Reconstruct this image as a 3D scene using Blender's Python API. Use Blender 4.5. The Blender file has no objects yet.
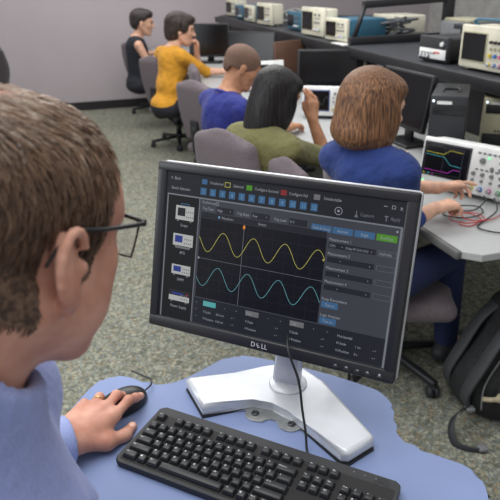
import bpy, bmesh, math, random
import numpy as np
from mathutils import Vector, Matrix, Euler
random.seed(7); np.random.seed(7)
SC = bpy.context.scene
COL = SC.collection
PI = math.pi
R = math.radians

# ------------------------------------------------------------------ materials
MATS = {}
def mat(name, col, rough=.6, metal=0., noise=None, bump=None, emit=None, spec=.5, col2=None, sheen=0., coat=0., trans=0., alpha=1., ior=1.45):
    if name in MATS: return MATS[name]
    m = bpy.data.materials.new(name); m.use_nodes = True
    nt = m.node_tree; b = nt.nodes['Principled BSDF']
    c = (*col, 1)
    b.inputs['Base Color'].default_value = c
    b.inputs['Roughness'].default_value = rough
    b.inputs['Metallic'].default_value = metal
    b.inputs['Specular IOR Level'].default_value = spec
    b.inputs['IOR'].default_value = ior
    if sheen: b.inputs['Sheen Weight'].default_value = sheen
    if coat: b.inputs['Coat Weight'].default_value = coat
    if trans: b.inputs['Transmission Weight'].default_value = trans
    if alpha < 1: b.inputs['Alpha'].default_value = alpha
    if emit:
        b.inputs['Emission Color'].default_value = (*emit[0], 1); b.inputs['Emission Strength'].default_value = emit[1]
    tc = nt.nodes.new('ShaderNodeTexCoord')
    sc, amt = noise if noise else (8., .12)
    n = nt.nodes.new('ShaderNodeTexNoise'); n.inputs['Scale'].default_value = sc; n.inputs['Detail'].default_value = 4
    nt.links.new(tc.outputs['Object'], n.inputs['Vector'])
    mx = nt.nodes.new('ShaderNodeMix'); mx.data_type = 'RGBA'
    d = col2 if col2 else tuple(max(0, x * (1 - amt)) for x in col)
    e = col if col2 else tuple(min(1, x * (1 + amt)) for x in col)
    mx.inputs[6].default_value = (*e, 1); mx.inputs[7].default_value = (*d, 1)
    rp = nt.nodes.new('ShaderNodeMapRange'); rp.inputs[1].default_value = .35; rp.inputs[2].default_value = .65
    nt.links.new(n.outputs['Fac'], rp.inputs[0]); nt.links.new(rp.outputs[0], mx.inputs[0])
    nt.links.new(mx.outputs[2], b.inputs['Base Color'])
    if bump:
        n2 = nt.nodes.new('ShaderNodeTexNoise'); n2.inputs['Scale'].default_value = bump[0]; n2.inputs['Detail'].default_value = 3
        nt.links.new(tc.outputs['Object'], n2.inputs['Vector'])
        bp = nt.nodes.new('ShaderNodeBump'); bp.inputs['Strength'].default_value = bump[1]; bp.inputs['Distance'].default_value = bump[2] if len(bump) > 2 else .003
        nt.links.new(n2.outputs['Fac'], bp.inputs['Height']); nt.links.new(bp.outputs[0], b.inputs['Normal'])
    MATS[name] = m
    return m
def srgb(r, g, b):
    f = lambda c: (c / 255 / 12.92) if c / 255 <= .04045 else ((c / 255 + .055) / 1.055) ** 2.4
    return (f(r), f(g), f(b))

# ------------------------------------------------------------------ mesh helpers
def bx(bm, c, s, rot=None, bev=0., mi=0, seg=2, taper=None):
    """box centred at c of size s; taper = (x,y) scale of the top face"""
    g = bmesh.ops.create_cube(bm, size=1.)['verts']
    for v in g:
        if taper and v.co.z > 0: v.co.x *= taper[0]; v.co.y *= taper[1]
        v.co = Vector((v.co.x * s[0], v.co.y * s[1], v.co.z * s[2]))
    fs = list({f for v in g for f in v.link_faces})
    if bev > 0:
        es = list({e for f in fs for e in f.edges})
        r = bmesh.ops.bevel(bm, geom=es, offset=min(bev, min(s) * .49), segments=seg, affect='EDGES', profile=.5)
        seen = set(); st = list(r['verts']) or g
        st = [v for v in st if v.is_valid]
        while st:
            v = st.pop()
            if v in seen: continue
            seen.add(v)
            for e in v.link_edges: st.append(e.other_vert(v))
        g = list(seen); fs = list({f for v in g for f in v.link_faces})
    M = Matrix.Translation(Vector(c))
    if rot is not None: M = M @ (rot.to_4x4() if isinstance(rot, Matrix) else Euler(rot).to_matrix().to_4x4())
    for v in g: v.co = M @ v.co
    for f in fs: f.material_index = mi; f.smooth = bev > 0
    return g
def cyl(bm, p0, p1, r0, r1=None, n=16, mi=0, caps=True):
    r1 = r0 if r1 is None else r1
    p0 = Vector(p0); p1 = Vector(p1); d = (p1 - p0).normalized()
    a = d.orthogonal().normalized(); b = d.cross(a)
    A = []; B = []
    for i in range(n):
        t = 2 * PI * i / n; o = a * math.cos(t) + b * math.sin(t)
        A.append(bm.verts.new(p0 + o * r0)); B.append(bm.verts.new(p1 + o * r1))
    for i in range(n):
        f = bm.faces.new((A[i], A[(i + 1) % n], B[(i + 1) % n], B[i])); f.smooth = True; f.material_index = mi
    if caps:
        f = bm.faces.new(A[::-1]); f.material_index = mi
        f = bm.faces.new(B); f.material_index = mi
    return A + B
def catmull(pts, n=6, closed=False):
    P = [Vector(p) for p in pts]; out = []
    m = len(P)
    rng = range(m) if closed else range(m - 1)
    for i in rng:
        if closed: p0, p1, p2, p3 = P[(i - 1) % m], P[i], P[(i + 1) % m], P[(i + 2) % m]
        else: p0, p1, p2, p3 = P[max(i - 1, 0)], P[i], P[i + 1], P[min(i + 2, m - 1)]
        for k in range(n):
            t = k / n
            out.append(.5 * ((2 * p1) + (p2 - p0) * t + (2 * p0 - 5 * p1 + 4 * p2 - p3) * t * t + (3 * p1 - p0 - 3 * p2 + p3) * t ** 3))
    if not closed: out.append(P[-1])
    return out
def tube(bm, pts, r, n=8, mi=0, smooth=0, closed=False):
    if smooth: pts = catmull(pts, smooth, closed)
    pts = [Vector(p) for p in pts]
    rr = r if isinstance(r, (list, tuple)) else [r] * len(pts)
    if len(rr) != len(pts):
        rr = [rr[min(int(i * (len(rr) - 1) / max(1, len(pts) - 1)), len(rr) - 1)] for i in range(len(pts))]
    rings = []; up = None
    for i, p in enumerate(pts):
        d = (pts[min(i + 1, len(pts) - 1)] - pts[max(i - 1, 0)])
        if d.length < 1e-9: d = Vector((0, 0, 1))
        d.normalize()
        if up is None: up = d.orthogonal().normalized()
        up = (up - d * up.dot(d)); up = up.normalized() if up.length > 1e-6 else d.orthogonal().normalized()
        b = d.cross(up)
        rings.append([bm.verts.new(p + (up * math.cos(2 * PI * k / n) + b * math.sin(2 * PI * k / n)) * rr[i]) for k in range(n)])
    m = len(rings)
    for i in range(m if closed else m - 1):
        A, B = rings[i], rings[(i + 1) % m]
        for k in range(n):
            f = bm.faces.new((A[k], A[(k + 1) % n], B[(k + 1) % n], B[k])); f.smooth = True; f.material_index = mi
    if not closed:
        for q in (rings[0][::-1], rings[-1]):
            f = bm.faces.new(q); f.material_index = mi
def prism(bm, outline, z0, z1, bev=0., mi=0, seg=2):
    """outline: list of (x,y) counter-clockwise"""
    a = [bm.verts.new((p[0], p[1], z0)) for p in outline]; b = [bm.verts.new((p[0], p[1], z1)) for p in outline]
    n = len(a)
    fs = [bm.faces.new(a[::-1]), bm.faces.new(b)]
    for i in range(n): fs.append(bm.faces.new((a[i], a[(i + 1) % n], b[(i + 1) % n], b[i])))
    for f in fs: f.material_index = mi
    if bev > 0:
        es = list(fs[1].edges) + list(fs[0].edges)
        r = bmesh.ops.bevel(bm, geom=es, offset=bev, segments=seg, affect='EDGES', profile=.5, clamp_overlap=True)
        for f in r['faces']: f.material_index = mi; f.smooth = True
def lathe(bm, prof, c=(0, 0, 0), n=24, mi=0, rot=None):
    """prof: list of (r,z)"""
    c = Vector(c); rings = []
    Rm = Euler(rot).to_matrix() if rot else Matrix.Identity(3)
    for r, z in prof:
        rings.append([bm.verts.new(c + Rm @ Vector((r * math.cos(2 * PI * k / n), r * math.sin(2 * PI * k / n), z))) for k in range(n)])
    for A, B in zip(rings, rings[1:]):
        for k in range(n):
            f = bm.faces.new((A[k], A[(k + 1) % n], B[(k + 1) % n], B[k])); f.smooth = True; f.material_index = mi
    for q in (rings[0][::-1], rings[-1]):
        f = bm.faces.new(q); f.material_index = mi
def quad(bm, x0, y0, x1, y1, z, mi=0, M=None):
    v = [Vector((x0, y0, z)), Vector((x1, y0, z)), Vector((x1, y1, z)), Vector((x0, y1, z))]
    if M is not None: v = [M @ q for q in v]
    f = bm.faces.new([bm.verts.new(q) for q in v]); f.material_index = mi
    return f
_TXT = {}
def text_geo(s):
    if s in _TXT: return _TXT[s]
    cu = bpy.data.curves.new('t', 'FONT'); cu.body = s; cu.resolution_u = 2; cu.align_x = 'LEFT'
    o = bpy.data.objects.new('t', cu); COL.objects.link(o)
    dg = bpy.context.evaluated_depsgraph_get(); dg.update()
    me = bpy.data.meshes.new_from_object(o.evaluated_get(dg))
    V = [v.co.copy() for v in me.vertices]; F = [tuple(p.vertices) for p in me.polygons]
    bpy.data.objects.remove(o); bpy.data.curves.remove(cu); bpy.data.meshes.remove(me)
    w = max([v.x for v in V], default=0)
    _TXT[s] = (V, F, w)
    return _TXT[s]
def text(bm, s, x, y, z, size, mi=0, M=None, align='l', wscale=1., bold=0):
    V, F, w = text_geo(s)
    ox = {'l': 0, 'c': -w / 2, 'r': -w}[align]
    vs = []
    for v in V:
        q = Vector(((v.x + ox) * size * wscale + x, v.y * size + y, z))
        if M is not None: q = M @ q
        vs.append(bm.verts.new(q))
    for f in F:
        try: g = bm.faces.new([vs[i] for i in f]); g.material_index = mi
        except ValueError: pass

# ------------------------------------------------------------------ objects
def mesh_from_bm(name, bm, mats):
    me = bpy.data.meshes.new(name)
    bmesh.ops.recalc_face_normals(bm, faces=[f for f in bm.faces if len(f.verts) > 2 and f.calc_area() > 0]) if getattr(bm, '_recalc', False) else None
    bm.to_mesh(me); bm.free()
    for m in (mats if isinstance(mats, (list, tuple)) else [mats]): me.materials.append(m)
    return me
def obj(name, bm, mats, parent=None, loc=None, rot=None):
    me = mesh_from_bm(name, bm, mats) if isinstance(bm, bmesh.types.BMesh) else bm
    o = bpy.data.objects.new(name, me); COL.objects.link(o)
    if parent is not None: o.parent = parent
    if loc is not None: o.location = loc
    if rot is not None: o.rotation_euler = rot
    return o
def tag(o, label=None, cat=None, group=None, kind=None):
    if label: o['label'] = label
    if cat: o['category'] = cat
    if group: o['group'] = group
    if kind: o['kind'] = kind
    return o
def thing(name, label, cat, loc=(0, 0, 0), rotz=0., group=None, rot=None):
    o = bpy.data.objects.new(name, None); COL.objects.link(o)
    o.empty_display_size = .05
    o.location = loc; o.rotation_euler = rot if rot else (0, 0, rotz)
    return tag(o, label, cat, group)
def struct(name, bm, m):
    o = obj(name, bm, m); o['kind'] = 'structure'; return o
def NB(): return bmesh.new()
def dup(root, loc, rotz, label, group=None):
    def cp(o, par):
        c = o.copy(); COL.objects.link(c); c.parent = par
        for ch in [k for k in bpy.data.objects if k.parent == o and k is not c]: cp(ch, c)
        return c
    r = cp(root, None); r.location = loc; r.rotation_euler = (0, 0, rotz)
    r['label'] = label
    if group: r['group'] = group
    return r

# ------------------------------------------------------------------ signed distance modelling
def V3(*a): return np.array(a, float)
def rotm(ax, deg):
    return np.array(Matrix.Rotation(R(deg), 3, ax))
class Sdf:
    def __init__(s): s.ops = []
    def add(s, f, lo, hi, k=.01, mode='u'): s.ops.append((f, np.array(lo, float), np.array(hi, float), k, mode)); return s
    def cap(s, a, b, ra, rb=None, k=.01, mode='u'):
        a = np.array(a, float); b = np.array(b, float); rb = ra if rb is None else rb
        ab = b - a; L2 = max(ab @ ab, 1e-12)
        def f(X, Y, Z):
            t = np.clip(((X - a[0]) * ab[0] + (Y - a[1]) * ab[1] + (Z - a[2]) * ab[2]) / L2, 0, 1)
            return np.sqrt((X - a[0] - t * ab[0]) ** 2 + (Y - a[1] - t * ab[1]) ** 2 + (Z - a[2] - t * ab[2]) ** 2) - (ra + (rb - ra) * t)
        m = max(ra, rb)
        return s.add(f, np.minimum(a, b) - m, np.maximum(a, b) + m, k, mode)
    def ell(s, c, r, M=None, k=.01, mode='u'):
        c = np.array(c, float); r = np.array(r, float); M = np.eye(3) if M is None else np.array(M)
        def f(X, Y, Z):
            dx, dy, dz = X - c[0], Y - c[1], Z - c[2]
            l = [dx * M[0, i] + dy * M[1, i] + dz * M[2, i] for i in range(3)]
            k0 = np.sqrt(sum((l[i] / r[i]) ** 2 for i in range(3)))
            k1 = np.sqrt(sum((l[i] / r[i] ** 2) ** 2 for i in range(3))) + 1e-9
            return k0 * (k0 - 1) / k1
        m = np.sqrt((np.abs(M) ** 2) @ (r ** 2))
        return s.add(f, c - m, c + m, k, mode)
    def box(s, c, h, M=None, rr=.01, k=.01, mode='u'):
        c = np.array(c, float); h = np.array(h, float); M = np.eye(3) if M is None else np.array(M)
        def f(X, Y, Z):
            dx, dy, dz = X - c[0], Y - c[1], Z - c[2]
            q = [np.abs(dx * M[0, i] + dy * M[1, i] + dz * M[2, i]) - (h[i] - rr) for i in range(3)]
            return np.sqrt(sum(np.maximum(v, 0) ** 2 for v in q)) + np.minimum(np.maximum(np.maximum(q[0], q[1]), q[2]), 0) - rr
        m = np.abs(M) @ h
        return s.add(f, c - m, c + m, k, mode)
    def mesh(s, h, xf=None):
        us = [o for o in s.ops if o[4] == 'u']
        lo = np.min([o[1] for o in us], 0) - 3 * h - .012; hi = np.max([o[2] for o in us], 0) + 3 * h + .012
        n = np.ceil((hi - lo) / h).astype(int) + 1
        A = np.full(n, .5, np.float32)
        ax = [lo[i] + h * np.arange(n[i]) for i in range(3)]
        for f, l, u, k, mode in s.ops:
            m = k + 2.5 * h
            i0 = np.clip(np.floor((l - m - lo) / h).astype(int), 0, n); i1 = np.clip(np.ceil((u + m - lo) / h).astype(int) + 1, 0, n)
            if (i1 <= i0).any(): continue
            sl = tuple(slice(i0[i], i1[i]) for i in range(3))
            d = f(ax[0][sl[0]][:, None, None], ax[1][sl[1]][None, :, None], ax[2][sl[2]][None, None, :])
            B = A[sl]
            if mode == 'u':
                hh = np.maximum(k - np.abs(B - d), 0) / k; A[sl] = np.minimum(B, d) - hh * hh * k / 4
            elif mode == 's':
                hh = np.maximum(k - np.abs(B + d), 0) / k; A[sl] = np.maximum(B, -d) + hh * hh * k / 4
        return nets(A, lo, h)
def nets(A, lo, h):
    S = A < 0; n = A.shape
    c = np.zeros(tuple(x - 1 for x in n), np.int8)
    for i in (0, 1):
        for j in (0, 1):
            for k in (0, 1): c += S[i:n[0] - 1 + i, j:n[1] - 1 + j, k:n[2] - 1 + k]
    act = (c > 0) & (c < 8)
    I = np.argwhere(act); idx = -np.ones(c.shape, np.int64); idx[tuple(I.T)] = np.arange(len(I))
    P = np.zeros((len(I), 3)); W = np.zeros(len(I))
    cor = [(i, j, k) for i in (0, 1) for j in (0, 1) for k in (0, 1)]
    for a in cor:
        for ax in range(3):
            if a[ax]: continue
            b = list(a); b[ax] = 1
            va = A[I[:, 0] + a[0], I[:, 1] + a[1], I[:, 2] + a[2]]; vb = A[I[:, 0] + b[0], I[:, 1] + b[1], I[:, 2] + b[2]]
            cr = (va < 0) != (vb < 0)
            t = np.where(cr, va / np.where(cr, va - vb, 1), 0)
            p = np.tile(np.array(a, float), (len(I), 1)); p[:, ax] = t
            P += p * cr[:, None]; W += cr
    P = (P / W[:, None] + I) * h + lo
    F = []
    for ax in range(3):
        o1, o2 = [(1, 2), (2, 0), (0, 1)][ax]
        sa = [slice(None)] * 3; sb = [slice(None)] * 3; sa[ax] = slice(0, -1); sb[ax] = slice(1, None)
        E = np.argwhere(S[tuple(sa)] != S[tuple(sb)])
        e1 = np.zeros(3, int); e1[o1] = 1; e2 = np.zeros(3, int); e2[o2] = 1
        ok = (E[:, o1] > 0) & (E[:, o2] > 0) & (E[:, o1] < n[o1] - 1) & (E[:, o2] < n[o2] - 1); E = E[ok]
        q = np.stack([idx[tuple((E - e1 - e2).T)], idx[tuple((E - e2).T)], idx[tuple(E.T)], idx[tuple((E - e1).T)]], 1)
        fl = ~S[tuple(E.T)]
        q[fl] = q[fl][:, ::-1]
        F.append(q)
    F = np.concatenate(F)
    F = F[(F >= 0).all(1)]
    return P, F
def smooth_mesh(P, F, it=2, lam=.5):
    E = np.concatenate([F[:, [i, (i + 1) % 4]] for i in range(4)])
    for _ in range(it):
        for l in (lam, -lam * .9):
            S = np.zeros_like(P); C = np.zeros(len(P))
            np.add.at(S, E[:, 0], P[E[:, 1]]); np.add.at(S, E[:, 1], P[E[:, 0]]); np.add.at(C, E[:, 0], 1); np.add.at(C, E[:, 1], 1)
            P = P + l * (S / np.maximum(C, 1)[:, None] - P)
    return P
def np_mesh(name, P, F, mats, mi=None, smooth=True):
    me = bpy.data.meshes.new(name)
    me.vertices.add(len(P)); me.vertices.foreach_set('co', P.astype(np.float32).ravel())
    k = F.shape[1]
    me.loops.add(F.size); me.loops.foreach_set('vertex_index', F.astype(np.int32).ravel())
    me.polygons.add(len(F)); me.polygons.foreach_set('loop_start', np.arange(0, F.size, k, dtype=np.int32))
    me.polygons.foreach_set('use_smooth', np.ones(len(F), bool) if smooth else np.zeros(len(F), bool))
    for m in (mats if isinstance(mats, (list, tuple)) else [mats]): me.materials.append(m)
    if mi is not None: me.polygons.foreach_set('material_index', mi.astype(np.int32))
    me.update(calc_edges=True); me.validate()
    return me
def sdf_obj(name, sdf, h, mats, parent=None, paint=None, it=2, loc=None):
    P, F = sdf.mesh(h)
    P = smooth_mesh(P, F, it)
    mi = np.zeros(len(F), int)
    if paint:
        C = P[F].mean(1)
        for fn, i in paint: mi[fn(C)] = i
    return obj(name, np_mesh(name, P, F, mats, mi), None, parent, loc)
def near(p, r):
    p = np.array(p, float)
    return lambda C: ((C - p) ** 2).sum(1) < r * r
def nearell(p, r, M=None):
    p = np.array(p, float); r = np.array(r, float); M = np.eye(3) if M is None else M
    return lambda C: ((((C - p) @ M) / r) ** 2).sum(1) < 1

# ------------------------------------------------------------------ the room's own frame: rows of benches
RA = math.atan2(.291, .957)                       # bench row heading
RO = Vector((.647, 2.199, 0)); RV = Vector((-.291, .957, 0)); RW_ = Vector((.957, .291, 0))
def RW(a, b, z=0.): return RO + RV * a + RW_ * b + Vector((0, 0, z))
CH = 1.65
CF, CP, CR = 625., R(24.), R(-1.)
_fw = Vector((0, math.cos(CP), -math.sin(CP))); _up = Vector((0, math.sin(CP), math.cos(CP))); _rt = Vector((1, 0, 0))
_rt2 = math.cos(CR) * _rt + math.sin(CR) * _up; _up2 = -math.sin(CR) * _rt + math.cos(CR) * _up
# ================================================================== materials
M_wall = mat('wall_paint', srgb(178, 169, 173), .9, noise=(3, .02), bump=(180, .15, .001))
M_wallr = mat('wall_paint_pale', srgb(196, 194, 190), .9)
M_base = mat('black_vinyl', srgb(38, 36, 38), .5)
def carpet():
    m = bpy.data.materials.new('carpet'); m.use_nodes = True; nt = m.node_tree; b = nt.nodes['Principled BSDF']
    b.inputs['Roughness'].default_value = 1.; b.inputs['Specular IOR Level'].default_value = .1
    tc = nt.nodes.new('ShaderNodeTexCoord')
    # long yarn flecks: stretched voronoi cells, randomly coloured
    mp = nt.nodes.new('ShaderNodeMapping'); mp.inputs['Scale'].default_value = (1, 1, 1); mp.inputs['Rotation'].default_value = (0, 0, .6)
    nz = nt.nodes.new('ShaderNodeTexNoise'); nz.inputs['Scale'].default_value = 45; nz.inputs['Detail'].default_value = 2
    mixv = nt.nodes.new('ShaderNodeMix'); mixv.data_type = 'VECTOR'; mixv.inputs[0].default_value = .035
    nt.links.new(tc.outputs['Object'], mp.inputs[0]); nt.links.new(tc.outputs['Object'], nz.inputs['Vector'])
    nt.links.new(mp.outputs[0], mixv.inputs[4]); nt.links.new(nz.outputs['Color'], mixv.inputs[5])
    vo = nt.nodes.new('ShaderNodeTexVoronoi'); vo.inputs['Scale'].default_value = 100; nt.links.new(mixv.outputs[1], vo.inputs['Vector'])
    sep = nt.nodes.new('ShaderNodeSeparateColor'); nt.links.new(vo.outputs['Color'], sep.inputs[0])
    cr = nt.nodes.new('ShaderNodeValToRGB'); cr.color_ramp.interpolation = 'CONSTANT'
    pal = [(0, (104, 105, 92)), (.16, (122, 124, 111)), (.34, (140, 141, 127)), (.5, (112, 117, 112)), (.6, (156, 156, 141)), (.76, (124, 131, 129)), (.84, (146, 134, 110)), (.9, (104, 106, 94)), (.96, (132, 114, 98))]
    el = cr.color_ramp.elements
    while len(el) > 1: el.remove(el[-1])
    el[0].position = 0; el[0].color = (*srgb(*pal[0][1]), 1)
    for p, c in pal[1:]:
        e = el.new(p); e.color = (*srgb(*c), 1)
    nt.links.new(sep.outputs[0], cr.inputs[0])
    n3 = nt.nodes.new('ShaderNodeTexNoise'); n3.inputs['Scale'].default_value = 26; nt.links.new(tc.outputs['Object'], n3.inputs['Vector'])
    rp = nt.nodes.new('ShaderNodeMapRange'); rp.inputs[1].default_value = .3; rp.inputs[2].default_value = .7; rp.inputs[3].default_value = .8; rp.inputs[4].default_value = 1.25
    nt.links.new(n3.outputs['Fac'], rp.inputs[0])
    hs = nt.nodes.new('ShaderNodeMix'); hs.data_type = 'RGBA'; hs.blend_type = 'MULTIPLY'; hs.inputs[0].default_value = 1
    nt.links.new(cr.outputs[0], hs.inputs[6]); nt.links.new(rp.outputs[0], hs.inputs[7])
    nt.links.new(hs.outputs[2], b.inputs['Base Color'])
    bp = nt.nodes.new('ShaderNodeBump'); bp.inputs['Strength'].default_value = .6; bp.inputs['Distance'].default_value = .004
    nt.links.new(vo.outputs['Distance'], bp.inputs['Height']); nt.links.new(bp.outputs[0], b.inputs['Normal'])
    return m
M_carpet = carpet()
M_lam = mat('grey_laminate', srgb(172, 174, 174), .35, noise=(60, .03))
M_lamedge = mat('laminate_edge', srgb(98, 98, 96), .5)
M_dark = mat('dark_shelf_laminate', srgb(50, 52, 57), .5, noise=(30, .08))
M_steel = mat('black_steel', srgb(34, 34, 37), .45)
M_blk = mat('black_plastic', srgb(30, 31, 34), .42)
M_blk2 = mat('soft_black_plastic', srgb(44, 45, 49), .55)
M_screen = mat('dark_screen', srgb(14, 14, 17), .18)
M_cream = mat('cream_plastic', srgb(206, 202, 184), .5)
M_cream2 = mat('beige_plastic', srgb(168, 164, 138), .5)
M_white = mat('white_plastic', srgb(225, 226, 224), .4)
M_tek = mat('teal_blue_plastic', srgb(52, 98, 122), .45)
M_grey = mat('grey_plastic', srgb(120, 122, 124), .5)
M_brown = mat('brown_laminate', srgb(92, 66, 54), .55)
M_chair = mat('mauve_grey_fabric', srgb(104, 94, 99), .95, noise=(120, .14), bump=(320, .3, .002), sheen=.12)
M_chairdk = mat('charcoal_fabric', srgb(66, 60, 64), .95, noise=(120, .14), sheen=.3)

# ================================================================== room shell
WA = 6.72
bm = NB()
v = [bm.verts.new(p) for p in ((-5.2, -2.2, 0), (6.4, -2.2, 0), (6.4, 12.5, 0), (-5.2, 12.5, 0))]
bm.faces.new(v); struct('floor', bm, M_carpet)
def wall_slab(name, p0, p1, z0, z1, th, m):
    bm = NB(); p0 = Vector(p0); p1 = Vector(p1); d = (p1 - p0); L = d.length; a = math.atan2(d.y, d.x)
    n = Vector((-d.y, d.x, 0)).normalized()
    c = (p0 + p1) / 2 + n * th / 2
    bx(bm, (c.x, c.y, (z0 + z1) / 2), (L, th, z1 - z0), rot=(0, 0, a))
    return struct(name, bm, m)
wL = RW(WA, -4.6); wR = RW(WA, 4.2)
wall_slab('wall_back', wL, wR, 0, 2.9, .12, M_wall)
n_ = RV * -.012
wall_slab('baseboard_back', wL + n_, wR + n_, 0.001, .11, .012, M_base)
wall_slab('wall_right', RW(WA, 4.2), RW(-4.0, 4.2), 0, 2.9, .12, M_wallr)
# ================================================================== benches behind
SHZ = 1.15
def bench_desk(a0, a1, label, b1=1.0):
    c = RW((a0 + a1) / 2, 0)
    t = thing('lab_desk', label, 'desk', (c.x, c.y, 0), RA, 'grey laminate desks of the long bench')
    w = a1 - a0
    ch = .05
    bm = NB()
    prism(bm, [(0.02, -w / 2 + .003 + ch), (.07, -w / 2 + .003), (b1, -w / 2 + .003), (b1, w / 2 - .003), (.07, w / 2 - .003), (0.0, w / 2 - ch)], .722, .75, .003, 0)
    obj('desktop', bm, [M_lam], t)
    bm = NB()
    bx(bm, (.012, 0, .735), (.024, w - .1, .031), bev=.006); obj('edge_band', bm, M_lamedge, t)
    for s in (-1, 1):
        bm = NB()
        y = s * (w / 2 - .09)
        bx(bm, (b1 - .25, y, .36), (.06, .04, .70), bev=.004)
        bx(bm, (b1 - .42, y, .02), (.62, .05, .035), bev=.008)
        bx(bm, (b1 - .42, y, .70), (.6, .04, .04), bev=.004)
        obj('leg', bm, M_steel, t)
    bm = NB(); bx(bm, (b1 - .25, 0, .66), (.03, w - .2, .08), bev=.003); obj('crossbar', bm, M_steel, t)
    return t
bench_desk(-.29, 1.46, 'grey desk in front of the woman in blue')
bench_desk(1.46, 3.2, 'grey desk in front of the man in the blue polo')
bench_desk(3.2, 4.95, 'grey desk where the yellow-shirted man leans')
bench_desk(4.95, 6.6, 'grey desk of the black-topped woman by the back wall')

def shelf(a0, a1, label, rounded=False):
    c = RW((a0 + a1) / 2, .80); w = a1 - a0
    t = thing('equipment_shelf', label, 'shelf', (c.x, c.y, 0), RA, 'dark shelves over the long bench')
    bm = NB()
    if rounded: ol = [(0, -w / 2), (.98, -w / 2), (.98, w / 2), (.42, w / 2), (.2, w / 2 - .08), (.03, w / 2 - .35)]
    else: ol = [(0, -w / 2), (.98, -w / 2), (.98, w / 2), (0, w / 2)]
    prism(bm, ol, SHZ - .035, SHZ, .004); obj('shelf_board', bm, M_dark, t)
    bm = NB(); bx(bm, (-.006, -.17 if rounded else 0, SHZ - .035), (.014, w - (.36 if rounded else .01), .066), bev=.004); obj('front_rail', bm, M_steel, t)
    for y in (-w / 2 + .06, w / 2 - .45):
        bm = NB(); bx(bm, (.12, y, (SHZ + .72) / 2 - .0), (.07, .06, SHZ - .79), bev=.005); obj('post', bm, M_steel, t)
    bm = NB(); bx(bm, (.26, 0, .93), (.02, w - .1, .34)); obj('back_panel', bm, M_blk2, t)
    return t
shelf(-1.2, 2.32, 'dark shelf carrying the big cream oscilloscope at right')
shelf(2.36, 6.5, 'long dark shelf running toward the back wall', True)

# riser frame standing across the shelves
c = RW(2.40, .86)
t = thing('riser_frame', 'black open steel frame standing across the shelf beside the white paper', 'frame', (c.x, c.y, SHZ + .001), RA + R(3))
bm = NB(); bx(bm, (.40, 0, .028), (.86, .05, .055), bev=.004); obj('lower_rail', bm, M_steel, t)
bm = NB(); bx(bm, (.45, 0, .285), (.76, .05, .05), rot=(0, R(-2), 0), bev=.004); obj('upper_rail', bm, M_steel, t)
for x in (.80,):
    bm = NB(); bx(bm, (x, 0, .25), (.07, .06, .5), bev=.004); obj('post', bm, M_steel, t)
bm = NB(); tube(bm, [(.0, 0, .03), (.09, 0, .28)], .018, n=6); obj('brace', bm, M_steel, t)

# ================================================================== near desk (blue)
NZ = .905
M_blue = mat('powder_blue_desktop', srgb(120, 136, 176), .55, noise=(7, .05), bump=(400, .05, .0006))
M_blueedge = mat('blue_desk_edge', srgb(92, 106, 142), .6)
dk = thing('blue_desk', 'powder blue wavy-edged desktop under the keyboard and monitor', 'desk', (0, .8, 0))
ol = [(-.46, .42), (-.43, .6), (-.385, .78), (-.35, .92), (-.318, 1.02), (-.288, 1.056), (-.245, 1.05), (-.202, 1.026), (-.15, 1.034), (-.10, 1.075), (-.05, 1.118), (.0, 1.118), (.08, 1.085), (.15, 1.052), (.22, 1.010), (.248, .985), (.262, .94), (.25, .885), (.268, .838), (.31, .812), (.35, .785), (.363, .745), (.345, .66), (.31, .55), (.22, .47), (.05, .43), (-.2, .40)]
pts = [(p.x, p.y - .8) for p in catmull([(a, b, 0) for a, b in ol], 5, True)][::-1]
bm = NB(); prism(bm, pts, NZ - .028, NZ, .006, 0, 3)
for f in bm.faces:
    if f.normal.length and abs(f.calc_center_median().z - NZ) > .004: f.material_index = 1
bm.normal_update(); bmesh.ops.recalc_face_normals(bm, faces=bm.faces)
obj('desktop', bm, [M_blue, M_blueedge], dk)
for x in (-.2, .12):
    bm = NB(); bx(bm, (x, -.02, .46), (.06, .09, .83), bev=.006); bx(bm, (x, -.02, .02), (.07, .5, .036), bev=.01); bx(bm, (x, -.02, .866), (.05, .42, .02), bev=.004)
    obj('leg', bm, M_steel, dk)
bm = NB(); bx(bm, (-.04, -.02, .5), (.3, .03, .1), bev=.004); obj('crossbar', bm, M_steel, dk)

# bracket plate with two screws
M_plate = mat('brushed_aluminium', srgb(176, 178, 176), .38, .75, noise=(90, .08))
bp_ = thing('bracket_plate', 'small scalloped aluminium plate with two screws, between keyboard and monitor stand', 'bracket', (.036, .915, NZ), -.455)
ol = [(-.052, .04), (-.054, .012), (-.05, -.012), (-.034, -.022), (-.014, -.018), (-.006, -.006), (.012, -.006), (.02, -.018), (.04, -.022), (.055, -.01), (.058, .012), (.054, .04)]
pts = [(p.x, p.y) for p in catmull([(a, b, 0) for a, b in ol], 4, True)]
bm = NB(); prism(bm, pts, .0003, .0028, .0006); bmesh.ops.recalc_face_normals(bm, faces=bm.faces); obj('plate', bm, M_plate, bp_)
for x in (-.034, .038):
    bm = NB(); lathe(bm, [(.0075, 0), (.0075, .0012), (.0055, .003), (.0025, .003), (.0022, .0012)], (x, -.002, .0028), 16)
    obj('screw', bm, mat('dark_screw', srgb(74, 76, 78), .35, .8), bp_)

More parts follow.
